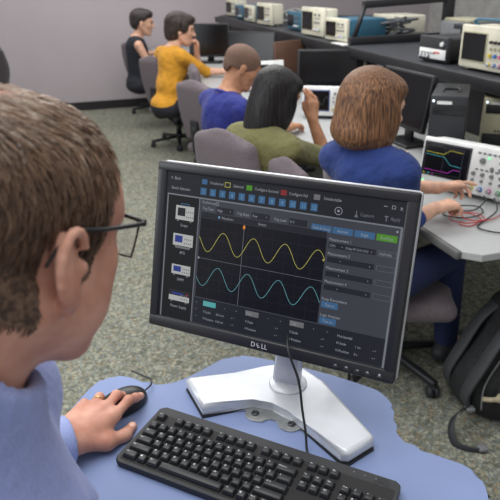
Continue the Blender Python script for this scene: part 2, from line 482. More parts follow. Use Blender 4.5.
# ================================================================== monitor in front
MC = Vector((.033, .974, 1.186)); MA = -.455; MT = .247
mu = Vector((math.cos(MA), math.sin(MA), 0)); mn = Vector((-math.sin(MA), math.cos(MA), 0)); mw_ = Vector((0, 0, math.cos(MT))) + mn * math.sin(MT); mf = mu.cross(mw_)   # mf points to the viewer
mroot = Vector((.068, .986, NZ))
mon = thing('computer_monitor', 'large black-bezel monitor showing yellow and teal waveforms on silver stand', 'monitor', mroot, 0)
MM = Matrix(((mu.x, mw_.x, mf.x, MC.x - mroot.x), (mu.y, mw_.y, mf.y, MC.y - mroot.y), (mu.z, mw_.z, mf.z, MC.z - mroot.z), (0, 0, 0, 1)))
M_bez = mat('monitor_bezel', srgb(33, 33, 38), .38, noise=(300, .05))
M_silver = mat('silver_trim', srgb(196, 198, 204), .3, .55)
M_bright = mat('bright_silver_plastic', srgb(204, 207, 212), .32, .2)
HW, HH = .2365, .156
IW, IH = .2175, .1375
bm = NB()
# bezel ring from four bevelled bars
y0 = -HH; y1 = HH
bx(bm, (0, (IH + .0015 + y1) / 2, -.006), (2 * HW, y1 - IH - .0015, .02), bev=.0035)
bx(bm, (0, (-.1335 + y0) / 2, -.006), (2 * HW, -.1335 - y0, .02), bev=.0035)
for s in (-1, 1): bx(bm, (s * (HW + IW) / 2, 0, -.0062), (HW - IW, 2 * HH - .002, .0195), bev=.0035)
bm.transform(MM); obj('bezel', bm, M_bez, mon)
bm = NB(); bx(bm, (0, 0, -.022), (2 * HW + .003, 2 * HH + .003, .018), bev=.007); bm.transform(MM); obj('silver_surround', bm, M_silver, mon)
bm = NB(); bx(bm, (0, -.005, -.036), (2 * HW - .05, 2 * HH - .05, .03), bev=.012, taper=None); bx(bm, (0, -.03, -.05), (.2, .16, .02), bev=.008); bm.transform(MM); obj('back_shell', bm, M_blk2, mon)
for i, x in enumerate((.138, .157, .176, .193, .213)):
    bm = NB()
    bx(bm, (x, -.149, .004), (.009, .0035, .0012), bev=.0004)
    if i < 4: quad(bm, x - .0022, -.1462, x + .0022, -.1446 + .0008 * (i % 2), .0042, 1)
    else: cyl(bm, (x, -.1445, .004), (x, -.1445, .0046), .0022, mi=1, n=12)
    bm.transform(MM); obj('power_button' if i == 4 else 'button', bm, [M_blk2, M_silver], mon)
bm = NB(); text(bm, 'D', -.019, -.1492, .0046, .0125, wscale=.95); text(bm, 'E', -.0035, -.0042, .0046, .0112, wscale=.95, M=Matrix.Translation((-.0045, -.1448, 0)) @ Matrix.Rotation(R(32), 4, 'Z')); text(bm, 'LL', .0012, -.1492, .0046, .0125, wscale=.95)
bm.transform(MM); obj('logo', bm, mat('logo_silver', srgb(222, 224, 228), .3, .3), mon)

# ---- screen with the interface
def glow(name, c, k=.62):
    c = srgb(*c)
    return mat('ui_' + name, tuple(x * .25 for x in c), .3, emit=(c, k), spec=.3)
UI = [glow('back', (36, 38, 44)), glow('panel', (64, 66, 74)), glow('line', (118, 121, 128)), glow('graph', (20, 20, 26)), glow('field', (38, 39, 45)),
      glow('blue', (62, 100, 138)), glow('green', (78, 138, 44)), glow('red', (132, 46, 48)), glow('grey', (110, 110, 112)), glow('yellow', (176, 172, 88)),
      glow('cyan', (96, 156, 160)), glow('text', (150, 154, 162)), glow('dim', (108, 112, 120)), glow('teal', (84, 168, 168)), glow('orange', (226, 140, 50)),
      glow('grid', (48, 48, 56)), glow('icon', (176, 178, 176)), glow('iconblue', (44, 58, 130)), glow('side', (24, 25, 28)), glow('ltblue', (110, 158, 190))]
BACK, PAN, LINE, GRAPH, FIELD, BLUE, GREEN, RED, GREY, YEL, CYAN, TXT, DIM, TEAL, ORG, GRID, ICON, ICB, SIDE, LTB = range(20)
bm = NB()
def q(x0, y0, x1, y1, c, z=1): quad(bm, x0 / 1000, y0 / 1000, x1 / 1000, y1 / 1000, z * .00012, c)
def tx(s, x, y, size, c=TXT, al='l', z=5): text(bm, s, x / 1000, y / 1000, z * .00012, size / 1000, c, align=al, wscale=.84)
def fr(x0, y0, x1, y1, c, w=.6, z=4):
    q(x0, y0, x1, y0 + w, c, z); q(x0, y1 - w, x1, y1, c, z); q(x0, y0, x0 + w, y1, c, z); q(x1 - w, y0, x1, y1, c, z)
q(-219, -136, 219, 139.5, BACK, 0)
q(-214, -133, 214, 100, PAN, 1)
q(-214, 97.5, 218, 100, LINE, 3); q(-214, -136, -211.5, 100, LINE, 2); q(214, -133, 217.5, 100, LINE, 3); q(-214, -136, 217.5, -134, LINE, 3)
# header
tx('<', -209, 125, 10); tx('Back', -201, 126, 8)
tx('Bench Selection', -206, 108.5, 7.2)
for x, c, s, sx in ((-139, BLUE, 'Unselected', -128), (-93, FIELD, 'Selected', -82), (-51, GREEN, 'Configure Succeed', -41), (13, RED, 'Configure Fail', 23), (72, GREY, 'Unselectable', 84)):
    q(x - 5.5, 124, x + 5.5, 133, c, 3); tx(s, sx, 126, 7)
fr(-98.5, 124, -87.5, 133, YEL, 1.1)
for i in range(12):
    x = -140 + 19 * i; q(x - 6, 105, x + 6, 117.5, BLUE, 3); tx(str(i + 1), x, 107.5, 9.5, LTB, 'c')
for k in range(24):
    a = 2 * PI * k / 24; b_ = 2 * PI * (k + 1) / 24
    vs = [bm.verts.new(Vector(((111 + r_ * math.cos(t_)) / 1000, (111 + r_ * math.sin(t_)) / 1000, .0005))) for r_, t_ in ((5.6, a), (6.6, a), (6.6, b_), (5.6, b_))]
    f = bm.faces.new(vs); f.material_index = TXT
q(109.2, 109.2, 112.8, 112.8, TXT, 4)
tx('Capture', 147, 108, 8.2, DIM); q(139, 106, 143, 109, DIM, 3); q(140.3, 109, 141.7, 116, DIM, 3); q(137.5, 105, 144.5, 106, DIM, 3)
tx('Apply', 196, 108, 8.2, DIM); q(186.5, 112, 192.5, 114, DIM, 3); q(188.7, 105, 190.3, 114, DIM, 3)
q(183, 128.5, 189, 129.5, TXT, 3); fr(196, 126, 202, 131.5, TXT, .8); tx('x', 209, 125.5, 11, TXT)
# instrument column
q(-211.5, -133, -147, 97.5, SIDE, 2); q(-147, -133, -145.5, 97.5, LINE, 2)
for yc, s, k in ((67, 'Scope', 0), (17, 'AFG', 1), (-39, 'DMM', 2), (-89, 'Power Supply', 3)):
    hh = (13, 11, 9, 10)[k]; w = (19, 21, 20, 22)[k]
    q(-175 - w, yc - hh, -175 + w, yc + hh, ICON, 4)
    if k == 3: q(-175 - w, yc, -175 + w, yc + hh, FIELD, 5); q(-160, yc + 2, -156, yc + 6, RED, 6); q(-190, yc + 2, -166, yc + 6, ICB, 6)
    else: q(-172 - w + 1, yc - hh * .45, -172 - w + 17, yc + hh * .7, FIELD if k == 0 else ICB, 5)
    for ix in range(4):
        for iy in range(2): q(-172 + ix * 4.2, yc - hh * .6 + iy * hh * .7, -169.8 + ix * 4.2, yc - hh * .6 + iy * hh * .7 + 2.2, GREY, 6)
    if k == 0: q(-184, yc + hh + 3, -166, yc + hh + 4.5, BLUE, 4); q(-184, yc + hh, -182.5, yc + hh + 4, BLUE, 4); q(-167.5, yc + hh, -166, yc + hh + 4, BLUE, 4)
    if k == 1: q(-190, yc - hh - 5, -160, yc - hh - 1, GREY, 4)
    for sx in (-1, 1): q(-175 + sx * w * .7 - 2, yc - hh - 3, -175 + sx * w * .7 + 2, yc - hh, GREY, 5)
    tx(s, -175, yc - (25, 26, 21, 23)[k], 7.5, TXT, 'c')
# trigger bar
tx('Oscilloscope', -141, 90.5, 6.5); fr(-113, 90, -107, 95.5, TXT, .8)
for x0, x1, s, s2 in ((-141, -77, 'Trig Type', 'Edge'), (-72, -8, 'Trig Slope', 'Rise'), (-2, 60, 'Trig Level', '0 V')):
    q(x0 + 30, 76.5, x1, 87.5, FIELD, 3); tx(s, x0 + 2, 79.5, 6.8); tx(s2, x0 + 32, 79.5, 6.5)
    if x0 < -10: tx('▾', x1 - 7, 80, 7)
q(-141, 64.5, 96, 75, FIELD, 3); q(-106, 67.5, -103, 71.5, LTB, 4); tx('Waveform', -100, 67, 6.5); tx('Screen', -28, 67, 6.5)
for x0, x1, s, c in ((68, 103, 'Default Setup', BLUE), (105, 139, 'Autoset', BLUE), (142, 175, 'Single', BLUE), (178, 211, 'Run/Stop', GREEN)):
    q(x0, 73.5, x1, 84.5, c, 3); tx(s, (x0 + x1) / 2, 76.5, 6.6, TXT, 'c')
q(208, 90, 211, 93, TXT, 4)
# graph
q(-141, -82, 97, 64, GRAPH, 3)
for i in range(1, 10): q(-141 + 23.8 * i, -82, -140.6 + 23.8 * i, 64, GRID, 4)
for i in range(1, 8): q(-141, -82 + 18.2 * i, 97, -81.6 + 18.2 * i, GRID, 4)
q(-141, -9.6, 97, -8.8, DIM, 4); q(-54.3, -82, -53.4, 64, DIM, 4)
q(-56, 56, -52, 62, ORG, 7); q(-141, -11, -138, -7.5, TXT, 6); q(94, 25, 97, 28.5, YEL, 6)
for base, amp, ph, c in ((23.3, 18.9, -93.0, YEL), (-41, 18.6, -98.5, CYAN)):
    P_ = 59.3; n = 150; last = None
    for i in range(n + 1):
        x = -141 + 238 * i / n; y = base + amp * math.cos(2 * PI * (x - ph) / P_)
        dy = -amp * 2 * PI / P_ * math.sin(2 * PI * (x - ph) / P_); L = math.hypot(1, dy); nx, ny = -dy / L * .48, 1 / L * .48
        cur = (bm.verts.new(Vector(((x + nx) / 1000, (y + ny) / 1000, .0009))), bm.verts.new(Vector(((x - nx) / 1000, (y - ny) / 1000, .0009))))
        if last: f = bm.faces.new((last[1], cur[1], cur[0], last[0])); f.material_index = c
        last = cur
# measurements
for i, y in enumerate((62, 38, 14, -9)):
    tx('Measurement %d' % (i + 1), 101, y - 1, 7.2)
    q(101, y - 13, 180, y - 4, FIELD, 3); fr(184, y - 13, 213, y - 4, DIM, .5)
    tx('▾', 123, y - 11.5, 7, TXT); tx('▾', 172, y - 11.5, 7, TXT)
    if i == 0: tx('CH1', 103, y - 11, 6.4); tx('Delay RF CH1-CH2', 130, y - 11, 5.6); tx('NaN kHz', 186, y - 11, 6)
tx('Keep Everywhere', 100, -40, 7.2); q(100, -53, 129, -42, BLUE, 3); tx('That on', 114.5, -50, 6.5, TXT, 'c')
tx('Logic Analyzer', 100, -68, 7.2); q(100, -81, 129, -70, BLUE, 3); tx('That on', 114.5, -78, 6.5, TXT, 'c')
# channel controls
q(-143, -132, 214, -84, BACK, 2)
for i, x in enumerate((-122, -36, 49)):
    q(x - 1, -97, x + 25, -87.5, TEAL if i == 0 else GREY, 4); tx('CH%d' % (i + 1), x + 1, -95, 6.5)
    q(x + 25, -98, x + 73, -87.5, FIELD, 3); tx('▾', x + 42, -96, 6.5); tx('▾', x + 66, -96, 6.5)
    for j, s in enumerate(('V-Scale', 'V-Position')):
        yy = -112 - 13 * j
        tx(s, x, yy + 2, 6.5); q(x + 25, yy, x + 73, yy + 10, FIELD, 3)
        if i == 0: tx(('50.0 mV', '0.00 mV')[j], x + 27, yy + 2, 5.8)
        tx('▴ ▾', x + 58, yy + 2, 6.5)
for j in range(3): q(-140, -96 - 13 * j, -130, -88 - 13 * j, FIELD, 3); tx('▾', -137.5, -95 - 13 * j, 6)
tx('Horizontal', 134, -98, 7.2)
for j, s in enumerate(('H-Scale', 'H-Position')):
    yy = -112 - 13 * j; tx(s, 134, yy + 2, 6.5); q(163, yy, 210, yy + 10, FIELD, 3); tx(('1 ms', '0 s')[j], 166, yy + 2, 6.2); tx('▴ ▾', 196, yy + 2, 6.5)
bm.transform(MM)
obj('screen', bm, UI, mon)

# stand
bm = NB()
ol = [(-.197, .022), (-.16, -.064), (-.068, -.038), (-.03, -.05), (.0, -.075), (.075, -.188), (.088, -.19), (.135, -.155), (.136, -.145), (.07, .01), (.03, .062), (-.01, .074), (-.05, .056), (-.1, .03), (-.19, .03)]
prism(bm, ol, .001, .026, .008, 0, 3); bmesh.ops.recalc_face_normals(bm, faces=bm.faces)
obj('stand_base', bm, M_bright, mon)
bm = NB(); prism(bm, [(x * 1.004, y * 1.004 - .003) for x, y in ol], .0, .0035, 0); bmesh.ops.recalc_face_normals(bm, faces=bm.faces); obj('foot_pad', bm, M_blk, mon)
bm = NB(); lathe(bm, [(.036, .0255), (.036, .0285), (.034, .0295), (0.001, .0295)], (0, 0, 0), 40); obj('swivel_disc', bm, mat('disc_silver', srgb(206, 208, 214), .35, .3), mon)
bm = NB()
pA = Vector((-.002, .006, .028)); pB = pA + mn * .052 + Vector((0, 0, .23))
dirv = (pB - pA)
ctr = (pA + pB) / 2
rot = Matrix((tuple(mu), tuple(mn), (0, 0, 1))).transposed()
g = bx(bm, (0, 0, 0), (.048, .022, dirv.length), bev=.006, seg=3)
sh = Matrix(((1, 0, 0), (0, 1, math.sin(math.atan2(.052, .23))), (0, 0, 1)))
for vv in bm.verts:
    k_ = 1 + .25 * max(0, -vv.co.z / dirv.length)
    vv.co.x *= k_
bm.transform(Matrix.Translation(ctr) @ (rot @ sh).to_4x4()); bmesh.ops.recalc_face_normals(bm, faces=bm.faces)
obj('stand_neck', bm, mat('neck_silver', srgb(186, 189, 200), .3, .5), mon)
bm = NB(); cyl(bm, pB + mn * -.02 - mu * .025, pB + mn * -.02 + mu * .025, .012); obj('tilt_hinge', bm, M_blk2, mon)

# cables
cb = NB()
tube(cb, [(.078, .99, 1.07), (.062, .915, 1.075), (.064, .885, 1.06), (.078, .87, 1.02), (.084, .858, .97), (.089, .842, .935), (.09, .826, .912), (.093, .81, .909), (.094, .785, .912)], .0022, n=8, smooth=6)
tag(obj('keyboard_cable', cb, M_blk), 'thin black cable hanging from the monitor down to the keyboard', 'cable')
cb = NB()
for k, o in ((0, 0), (1, .012)):
    tube(cb, [(.1 + o, 1.04, 1.16), (.13 + o, 1.055, 1.06), (.17 + o, 1.06, .99), (.2 + o, 1.075, .9), (.2 + o, 1.1, .6), (.2, 1.12, .1), (.25, 1.2, .006), (.8, 1.6, .006)], .003, n=8, smooth=5, mi=0)
tag(obj('monitor_cables', cb, M_blk), 'pair of black cables dropping behind the large monitor', 'cable')
# ================================================================== keyboard
kbx, kby, kba = -.231, .804, -.467
KBW, KBD = .442, .146
kb = thing('keyboard', 'black full-size keyboard lying on the blue desk', 'keyboard', (kbx, kby, NZ), kba, rot=(R(2.0), 0, kba))
M_kcase = mat('keyboard_case', srgb(40, 41, 44), .5, noise=(400, .08), bump=(900, .1, .0003))
M_key = mat('key_plastic', srgb(40, 41, 44), .38)
M_leg = mat('key_legend', srgb(228, 230, 232), .6)
bm = NB()
def rr(w, d, r, n=5, x=0, y=0):
    o = []
    for cx, cy, a in ((w - r, r, -90), (w - r, d - r, 0), (r, d - r, 90), (r, r, 180)):
        for k in range(n + 1):
            t_ = R(a + 90 * k / n); o.append((x + cx + r * math.cos(t_), y + cy + r * math.sin(t_)))
    return o
prism(bm, rr(KBW, KBD, .009), .002, .0135, .003, 0, 3)
obj('case', bm, M_kcase, kb)
bm = NB(); prism(bm, rr(KBW - .012, .1195, .003, x=.006, y=.007), .013, .0141, .0004); obj('key_bed', bm, mat('key_bed_black', srgb(18, 18, 20), .6), kb)
U = .0187; X0 = .0085; Y0 = .0088
def keys():
    r5 = Y0 + 5 * U + .006
    L = []
    def row(y, items, x=0.):
        for it in items:
            s, w = it if isinstance(it, tuple) else (it, 1)
            if s is not None: L.append((s, x, y, w, 1))
            x += w
    row(r5, ['Esc', (None, 1), 'F1', 'F2', 'F3', 'F4', (None, .5), 'F5', 'F6', 'F7', 'F8', (None, .5), 'F9', 'F10', 'F11', 'F12'])
    row(Y0 + 4 * U, list('`1234567890-=') + [('Backspace', 2)])
    row(Y0 + 3 * U, [('Tab', 1.5)] + list('QWERTYUIOP[]') + [('\\', 1.5)])
    row(Y0 + 2 * U, [('Caps', 1.75)] + list("ASDFGHJKL;'") + [('Enter', 2.25)])
    row(Y0 + 1 * U, [('Shift', 2.25)] + list('ZXCVBNM,./') + [('Shift', 2.75)])
    row(Y0, [('Ctrl', 1.5), ('Win', 1.0), ('Alt', 1.25), ('', 6.25), ('Alt', 1.25), ('Win', 1.), ('Menu', 1.), ('Ctrl', 1.75)])
    nx = 15 + .35
    row(r5, ['Prt', 'Scr', 'Pau'], nx)
    row(Y0 + 4 * U, ['Ins', 'Hm', 'PgU'], nx); row(Y0 + 3 * U, ['Del', 'End', 'PgD'], nx)
    row(Y0 + 1 * U, [(None, 1), '^'], nx); row(Y0, ['<', 'v', '>'], nx)
    px = 18.7
    row(Y0 + 4 * U, ['Num', '/', '*', '-'], px); row(Y0 + 3 * U, ['7', '8', '9'], px); row(Y0 + 2 * U, ['4', '5', '6'], px)
    row(Y0 + 1 * U, ['1', '2', '3'], px); row(Y0, [('0', 2), '.'], px)
    L.append(('+', px + 3, Y0 + 2 * U, 1, 2)); L.append(('Ent', px + 3, Y0, 1, 2))
    return L
def key_geo(bm, s, x, y, w, h):
    g = .0011
    W_ = w * U - 2 * g; H_ = h * U - 2 * g
    cx = X0 + x * U + w * U / 2; cy = y + h * U / 2
    hz = .0078 if s else .0072
    a0 = [(-W_ / 2, -H_ / 2), (W_ / 2, -H_ / 2), (W_ / 2, H_ / 2), (-W_ / 2, H_ / 2)]
    bx(bm, (cx, cy, .014 + hz / 2), (W_, H_, hz), bev=.0012, taper=(1 - .005 / W_, 1 - .0055 / H_), seg=2)
    if s:
        sz = .0052 if len(s) == 1 else .0033
        if s == 'Win':
            for dx in (0, .0018):
                for dy in (0, .0018): quad(bm, cx - .004 + dx, cy - .000 + dy, cx - .0026 + dx, cy + .0014 + dy, .014 + hz + .00012, 1)
        else: text(bm, s, cx - W_ / 2 + .0042, cy + (.0008 if h == 1 else .003), .014 + hz + .00012, sz, 1)
KL = keys()
rest = NB()
for i, (s, x, y, w, h) in enumerate(KL):
    lateral = (s in ('0', '.', '3', 'Ent') and x > 18)          # lowest right keys, outside the picture
    if lateral or i >= 104: key_geo(rest, s, x, y, w, h)
    else:
        bm = NB(); key_geo(bm, s, x, y, w, h); obj('space_bar' if not s else 'key', bm, [M_key, M_leg], kb)
o = obj('keys', rest, [M_key, M_leg], kb); o['kind'] = 'stuff'
# logo ring + lights
bm = NB()
lx, ly = KBW - .028, KBD - .0125
for k in range(28):
    a = 2 * PI * k / 28; b_ = 2 * PI * (k + 1) / 28
    vs = [bm.verts.new((lx + r_ * 1.5 * math.cos(t_), ly + r_ * math.sin(t_), .01375)) for r_, t_ in ((.0068, a), (.0073, a), (.0073, b_), (.0068, b_))]
    bm.faces.new(vs)
text(bm, 'DELL', lx, ly - .0022, .01375, .0068, align='c')
obj('logo', bm, mat('kb_logo', srgb(14, 14, 15), .3), kb)
for k in range(3):
    bm = NB(); cyl(bm, (X0 + (19.2 + k * .95) * U, KBD - .0085, .0134), (X0 + (19.2 + k * .95) * U, KBD - .0085, .0139), .0011, n=10); obj('status_light', bm, M_grey, kb)
for x in (.04, KBW - .04):
    bm = NB(); bx(bm, (x, KBD - .02, -.0015), (.03, .012, .006), bev=.001); obj('foot', bm, M_blk, kb)
# ================================================================== mouse
md = Vector((-.206 + .248, .975 - .944 + .012, 0)).normalized(); mang = math.atan2(md.y, md.x)
mo = thing('computer_mouse', 'black corded mouse under the left hand', 'mouse', (-.249, .953, NZ), mang)
s = Sdf(); s.ell((0, 0, .006), (.056, .031, .029), k=.004); s.ell((.02, 0, .004), (.036, .029, .022), k=.01)
s.box((0, 0, -.03), (.1, .06, .031), rr=.001, k=.002, mode='s')
o = sdf_obj('shell', s, .0022, [mat('mouse_black', srgb(36, 37, 40), .35)], mo)
bm = NB(); bx(bm, (.03, 0, .0232), (.016, .0055, .009), bev=.0026); obj('scroll_wheel', bm, M_grey, mo)
bm = NB(); tube(bm, [(.056, 0, .008), (.075, .002, .012), (.086, .016, .012), (.09, .035, .006), (.085, .08, .003)], .0017, n=8, smooth=6); obj('cord', bm, M_blk, mo)
# ================================================================== people
def skin(name, c, c2=None):
    m = mat(name, srgb(*c), .52, noise=(28, .1), col2=srgb(*(c2 or tuple(int(x * .88) for x in c))), bump=(500, .12, .0006), spec=.4)
    b = m.node_tree.nodes['Principled BSDF']; b.inputs['Subsurface Weight'].default_value = .12; b.inputs['Subsurface Radius'].default_value = (.01, .004, .002); b.inputs['Subsurface Scale'].default_value = .4
    return m
SK_near = skin('skin_ruddy', (204, 154, 134), (184, 128, 108))
SK_fair = skin('skin_fair', (222, 174, 148))
SK_tan = skin('skin_tan', (190, 138, 106))
M_lip = mat('lips', srgb(160, 92, 84), .5)
M_brow = mat('dark_brows', srgb(40, 28, 24), .8)
M_eye = mat('eye_dark', srgb(30, 24, 22), .3)
M_eyew = mat('eye_white', srgb(220, 214, 208), .3)

def nrm(a): a = np.array(a, float); return a / np.linalg.norm(a)
def hand_ops(s, W, d, n, t, curls=(25, 30, 35, 40), sc=1., spread=4, thumb=None, k=.006, fr=1.):
    """W wrist, d finger direction, n out of the back of the hand, t towards the thumb"""
    W = np.array(W, float); d = nrm(d); n = nrm(np.array(n) - np.dot(n, d) * d); t = np.array(t, float); t = nrm(t - np.dot(t, d) * d - np.dot(t, n) * n)
    L = (.072, .080, .074, .058)
    for i, off in enumerate((.030, .010, -.010, -.029)):
        K = W + d * (.088 - abs(off - .005) * .22) * sc + t * off * sc - n * .002 * sc
        s.cap(W + t * off * .55 * sc + d * .008 * sc, K, .0155 * sc, .0125 * sc, k=.012 * sc)
        a = R(spread * (1.5 - i)); dd = nrm(d * math.cos(a) + t * math.sin(a))
        c = R(curls[i]); p = K; r = (.0092, .0092, .0088, .0078)[i] * sc * fr
        ang = c * .6
        for j, f in enumerate((.46, .30, .24)):
            v = dd * math.cos(ang) - n * math.sin(ang); q = p + v * L[i] * f * sc
            s.cap(p, q, r * (1, .93, .86)[j], r * (.93, .86, .72)[j], k=.003 * sc if j or True else .006)
            p = q; ang += c * (.9, .7, 0)[j]
    th = thumb or ((.030, .030, -.008), (.062, .046, -.016), (.088, .046, -.02))
    p = W + t * .012 * sc + d * .012 * sc
    rs = (.0145, .0125, .0105, .0082)
    for j, (a, b, c) in enumerate(th):
        q = W + (d * a + t * b + n * c) * sc
        s.cap(p, q, rs[j] * sc, rs[j + 1] * sc, k=.008 * sc if j < 1 else .003 * sc); p = q

def head_ops(s, c, M, sc=1., jaw=1., nose=1., ears=True, female=False):
    """c centre between the ears, M columns = forward, left, up"""
    c = np.array(c, float)
    P = lambda x, y, z: c + M @ (np.array((x, y, z)) * sc)
    E = lambda p, r, k=.012: s.ell(P(*p), np.array(r) * sc, M, k=k * sc)
    E((-.012, 0, .045), (.098, .076, .082))
    E((.018, 0, .03), (.082, .070, .078))
    E((.038, 0, -.022), (.056, .056 * jaw, .062), .02)
    E((.048, 0, -.072), (.038, .036 * jaw, .028), .025)
    E((.072, 0, -.088), (.018, .02, .016), .02)
    for y in (-1, 1):
        s.cap(P(-.0, y * .056 * jaw, -.035), P(.055, y * .024 * jaw, -.086), .016 * sc, .013 * sc, k=.022 * sc)
        E((.066, y * .036, -.006), (.016, .018, .016), .02)
        if ears:
            E((-.004, y * .077, 0), (.017, .007, .031), .004)
            s.ell(P(-.0, y * .084, .0), np.array((.009, .006, .018)) * sc, M, k=.004 * sc, mode='s')
    E((.086, 0, .03), (.012, .042, .012), .016)
    s.cap(P(.094, 0, .016), P(.109 + .004 * nose, 0, -.018), .007 * sc, .0115 * sc * nose, k=.012 * sc)
    E((.094, .011, -.023), (.01, .008, .007), .006); E((.094, -.011, -.023), (.01, .008, .007), .006)
    for y in (-1, 1): s.ell(P(.093, y * .031, .008), np.array((.014, .015, .009)) * sc, M, k=.012 * sc, mode='s')
    for y in (-1, 1): E((.077, y * .031, .008), (.0125, .0135, .0115), .004)
    E((.088, 0, -.046), (.012, .022, .006), .006); E((.086, 0, -.056), (.012, .018, .0065), .006)
    return P

def person(label, loc, rotz, headc, hyaw=0, hpitch=0, hroll=0, sc=1.06, skinm=None, shirt=None, shirt_name='shirt', trousers=None, shoe=None,
           arms=None, sleeves=.5, chest=(.04, 0, .93), pelvis=(0, 0, .56), legs=None, female=False, hair=None, hairm=None, sh_w=.175, h=.0065, hairk=.02, torso_r=1., face=True, collar=None, hdh=.006, group=None, long_neck=0):
    t = thing('person', label, 'person', loc, rotz, group)
    M = np.array((Matrix.Rotation(R(hyaw), 3, 'Z') @ Matrix.Rotation(R(hpitch), 3, 'Y') @ Matrix.Rotation(R(hroll), 3, 'X')))
    hc = np.array(headc, float); hs = sc
    s = Sdf()
    ch = np.array(chest, float); pv = np.array(pelvis, float)
    neck0 = ch + V3(.0, 0, .125)
    base = hc + M @ (V3(-.02, 0, -.055) * hs)
    P = head_ops(s, hc, M, hs)
    s.cap(neck0, base, .056, .05 if not female else .045, k=.03)
    # torso under the clothes
    up = nrm(neck0 - pv)
    TR = torso_r
    def torso(s, g, k=.06):
        s.ell(ch + V3(0, 0, -.02), (.105 * TR + g, .15 * TR + g, .17), k=k)
        s.ell((ch * .45 + pv * .55) + V3(0, 0, .0), (.095 * TR + g, .13 * TR + g, .15), k=k)
        s.ell(pv, (.115 * TR + g, .155 * TR + g, .10), k=k)
        s.cap(ch + V3(-.01, -sh_w * .72, .085), ch + V3(-.01, sh_w * .72, .085), .058 + g, k=k)
        s.cap(ch + V3(-.02, 0, .05), neck0 + V3(-.0, 0, -.02), .085 + g, .055 + g, k=.05)
    torso(s, -.006)
    arms = arms or {}
    sl = Sdf(); torso(sl, .008)
    for side, y in (('l', 1), ('r', -1)):
        a = arms.get(side, dict(e=(.1, y * .24, .76), w=(.34, y * .16, .79)))
        S = ch + V3(-.01, y * sh_w, .075) + V3(*a.get('s', (0, 0, 0))); Eb = V3(*a['e']); W = V3(*a['w'])
        s.cap(S, Eb, .046, .037, k=.03); s.cap(Eb, W, .038, .025, k=.015)
        d = nrm(W - Eb) if 'd' not in a else nrm(a['d'])
        hand_ops(s, W, d, a.get('n', (0, 0, 1)), a.get('t', (0, -y, 0)), a.get('curl', (30, 35, 40, 45)), sc=.98, k=.005, thumb=a.get('thumb'), fr=1.05)
        if sleeves > 0:
            if sleeves <= 1:
                q = S + (Eb - S) * sleeves; sl.cap(S, q, .058, .05 if sleeves > .7 else .056, k=.035)
            else:
                sl.cap(S, Eb, .057, .047, k=.035); q = Eb + (W - Eb) * (sleeves - 1); sl.cap(Eb, q, .047, .036, k=.012)
    legs = legs or {}
    tr = Sdf(); 
    for side, y in (('l', 1), ('r', -1)):
        a = legs.get(side, {}); K = V3(*a.get('k', (.44, y * .13, .53))); A = V3(*a.get('a', (.42, y * .13, .10))); T = V3(*a.get('t', tuple(A + V3(.16, 0, -.045))))
        Hp = pv + V3(.02, y * .09, -.02)
        s.cap(Hp, K, .072, .05, k=.03); s.cap(K, A, .048, .032, k=.01); s.cap(A, T, .03, .022, k=.01)
        tr.cap(Hp, K, .092, .068, k=.03); tr.cap(K, A + V3(0, 0, .03), .066, .052, k=.015)
        sh = Sdf(); sh.cap(A + V3(-.03, 0, -.04), T, .044, .036, k=.01); sh.cap(A + V3(0, 0, .01), A + V3(0, 0, -.04), .042, .045, k=.02)
        sh.box(A * .5 + T * .5 + V3(0, 0, -.1 - .05 + .012 - (A[2] * .5 + T[2] * .5 - .065)), (.5, .5, .05), rr=.001, k=.003, mode='s')
        sdf_obj('shoe', sh, .008, [shoe or M_blk2], t)
    tr.ell(pv + V3(0, 0, -.03), (.125 * TR, .165 * TR, .10), k=.05)
    mats = [skinm, M_lip, M_brow, M_eye, M_eyew]
    Mn = M
    paint = []
    if face:
        paint = [(nearell(P(.096, 0, -.051), np.array((.018, .021, .0065)) * hs, M), 1)]
        for y in (-1, 1):
            paint += [(nearell(P(.089, y * .032, .029), np.array((.022, .016, .0042)) * hs, M), 2), (nearell(P(.088, y * .031, .007), np.array((.012, .0125, .0035)) * hs, M), 3)]
    sdf_obj('body', s, h, mats, t, paint)
    # neck opening of the shirt
    sl.cap(neck0 + V3(.01, 0, -.02 + long_neck), base + V3(.02, 0, .05), .058, .075, k=.008, mode='s')
    if collar:
        pass
    sdf_obj(shirt_name, sl, h + .001, shirt if isinstance(shirt, list) else [shirt], t)
    if collar:
        cs = Sdf()
        for i in range(14):
            a0 = 2 * PI * i / 14; a1 = 2 * PI * (i + 1) / 14
            p = lambda a: neck0 + V3(.012 + .066 * math.cos(a), .064 * math.sin(a), .012 - .026 * math.cos(a))
            if abs(math.cos((a0 + a1) / 2)) > .97 and math.cos(a0) > 0: continue
            cs.cap(p(a0), p(a1), .013, k=.006)
        sdf_obj('collar', cs, .005, [collar], t)
    sdf_obj('trousers', tr, .009, [trousers], t)
    if hair:
        hsd = Sdf(); hair(hsd, P, M, hs)
        sdf_obj('hair', hsd, hdh, [hairm] if not isinstance(hairm, list) else hairm, t)
    return t

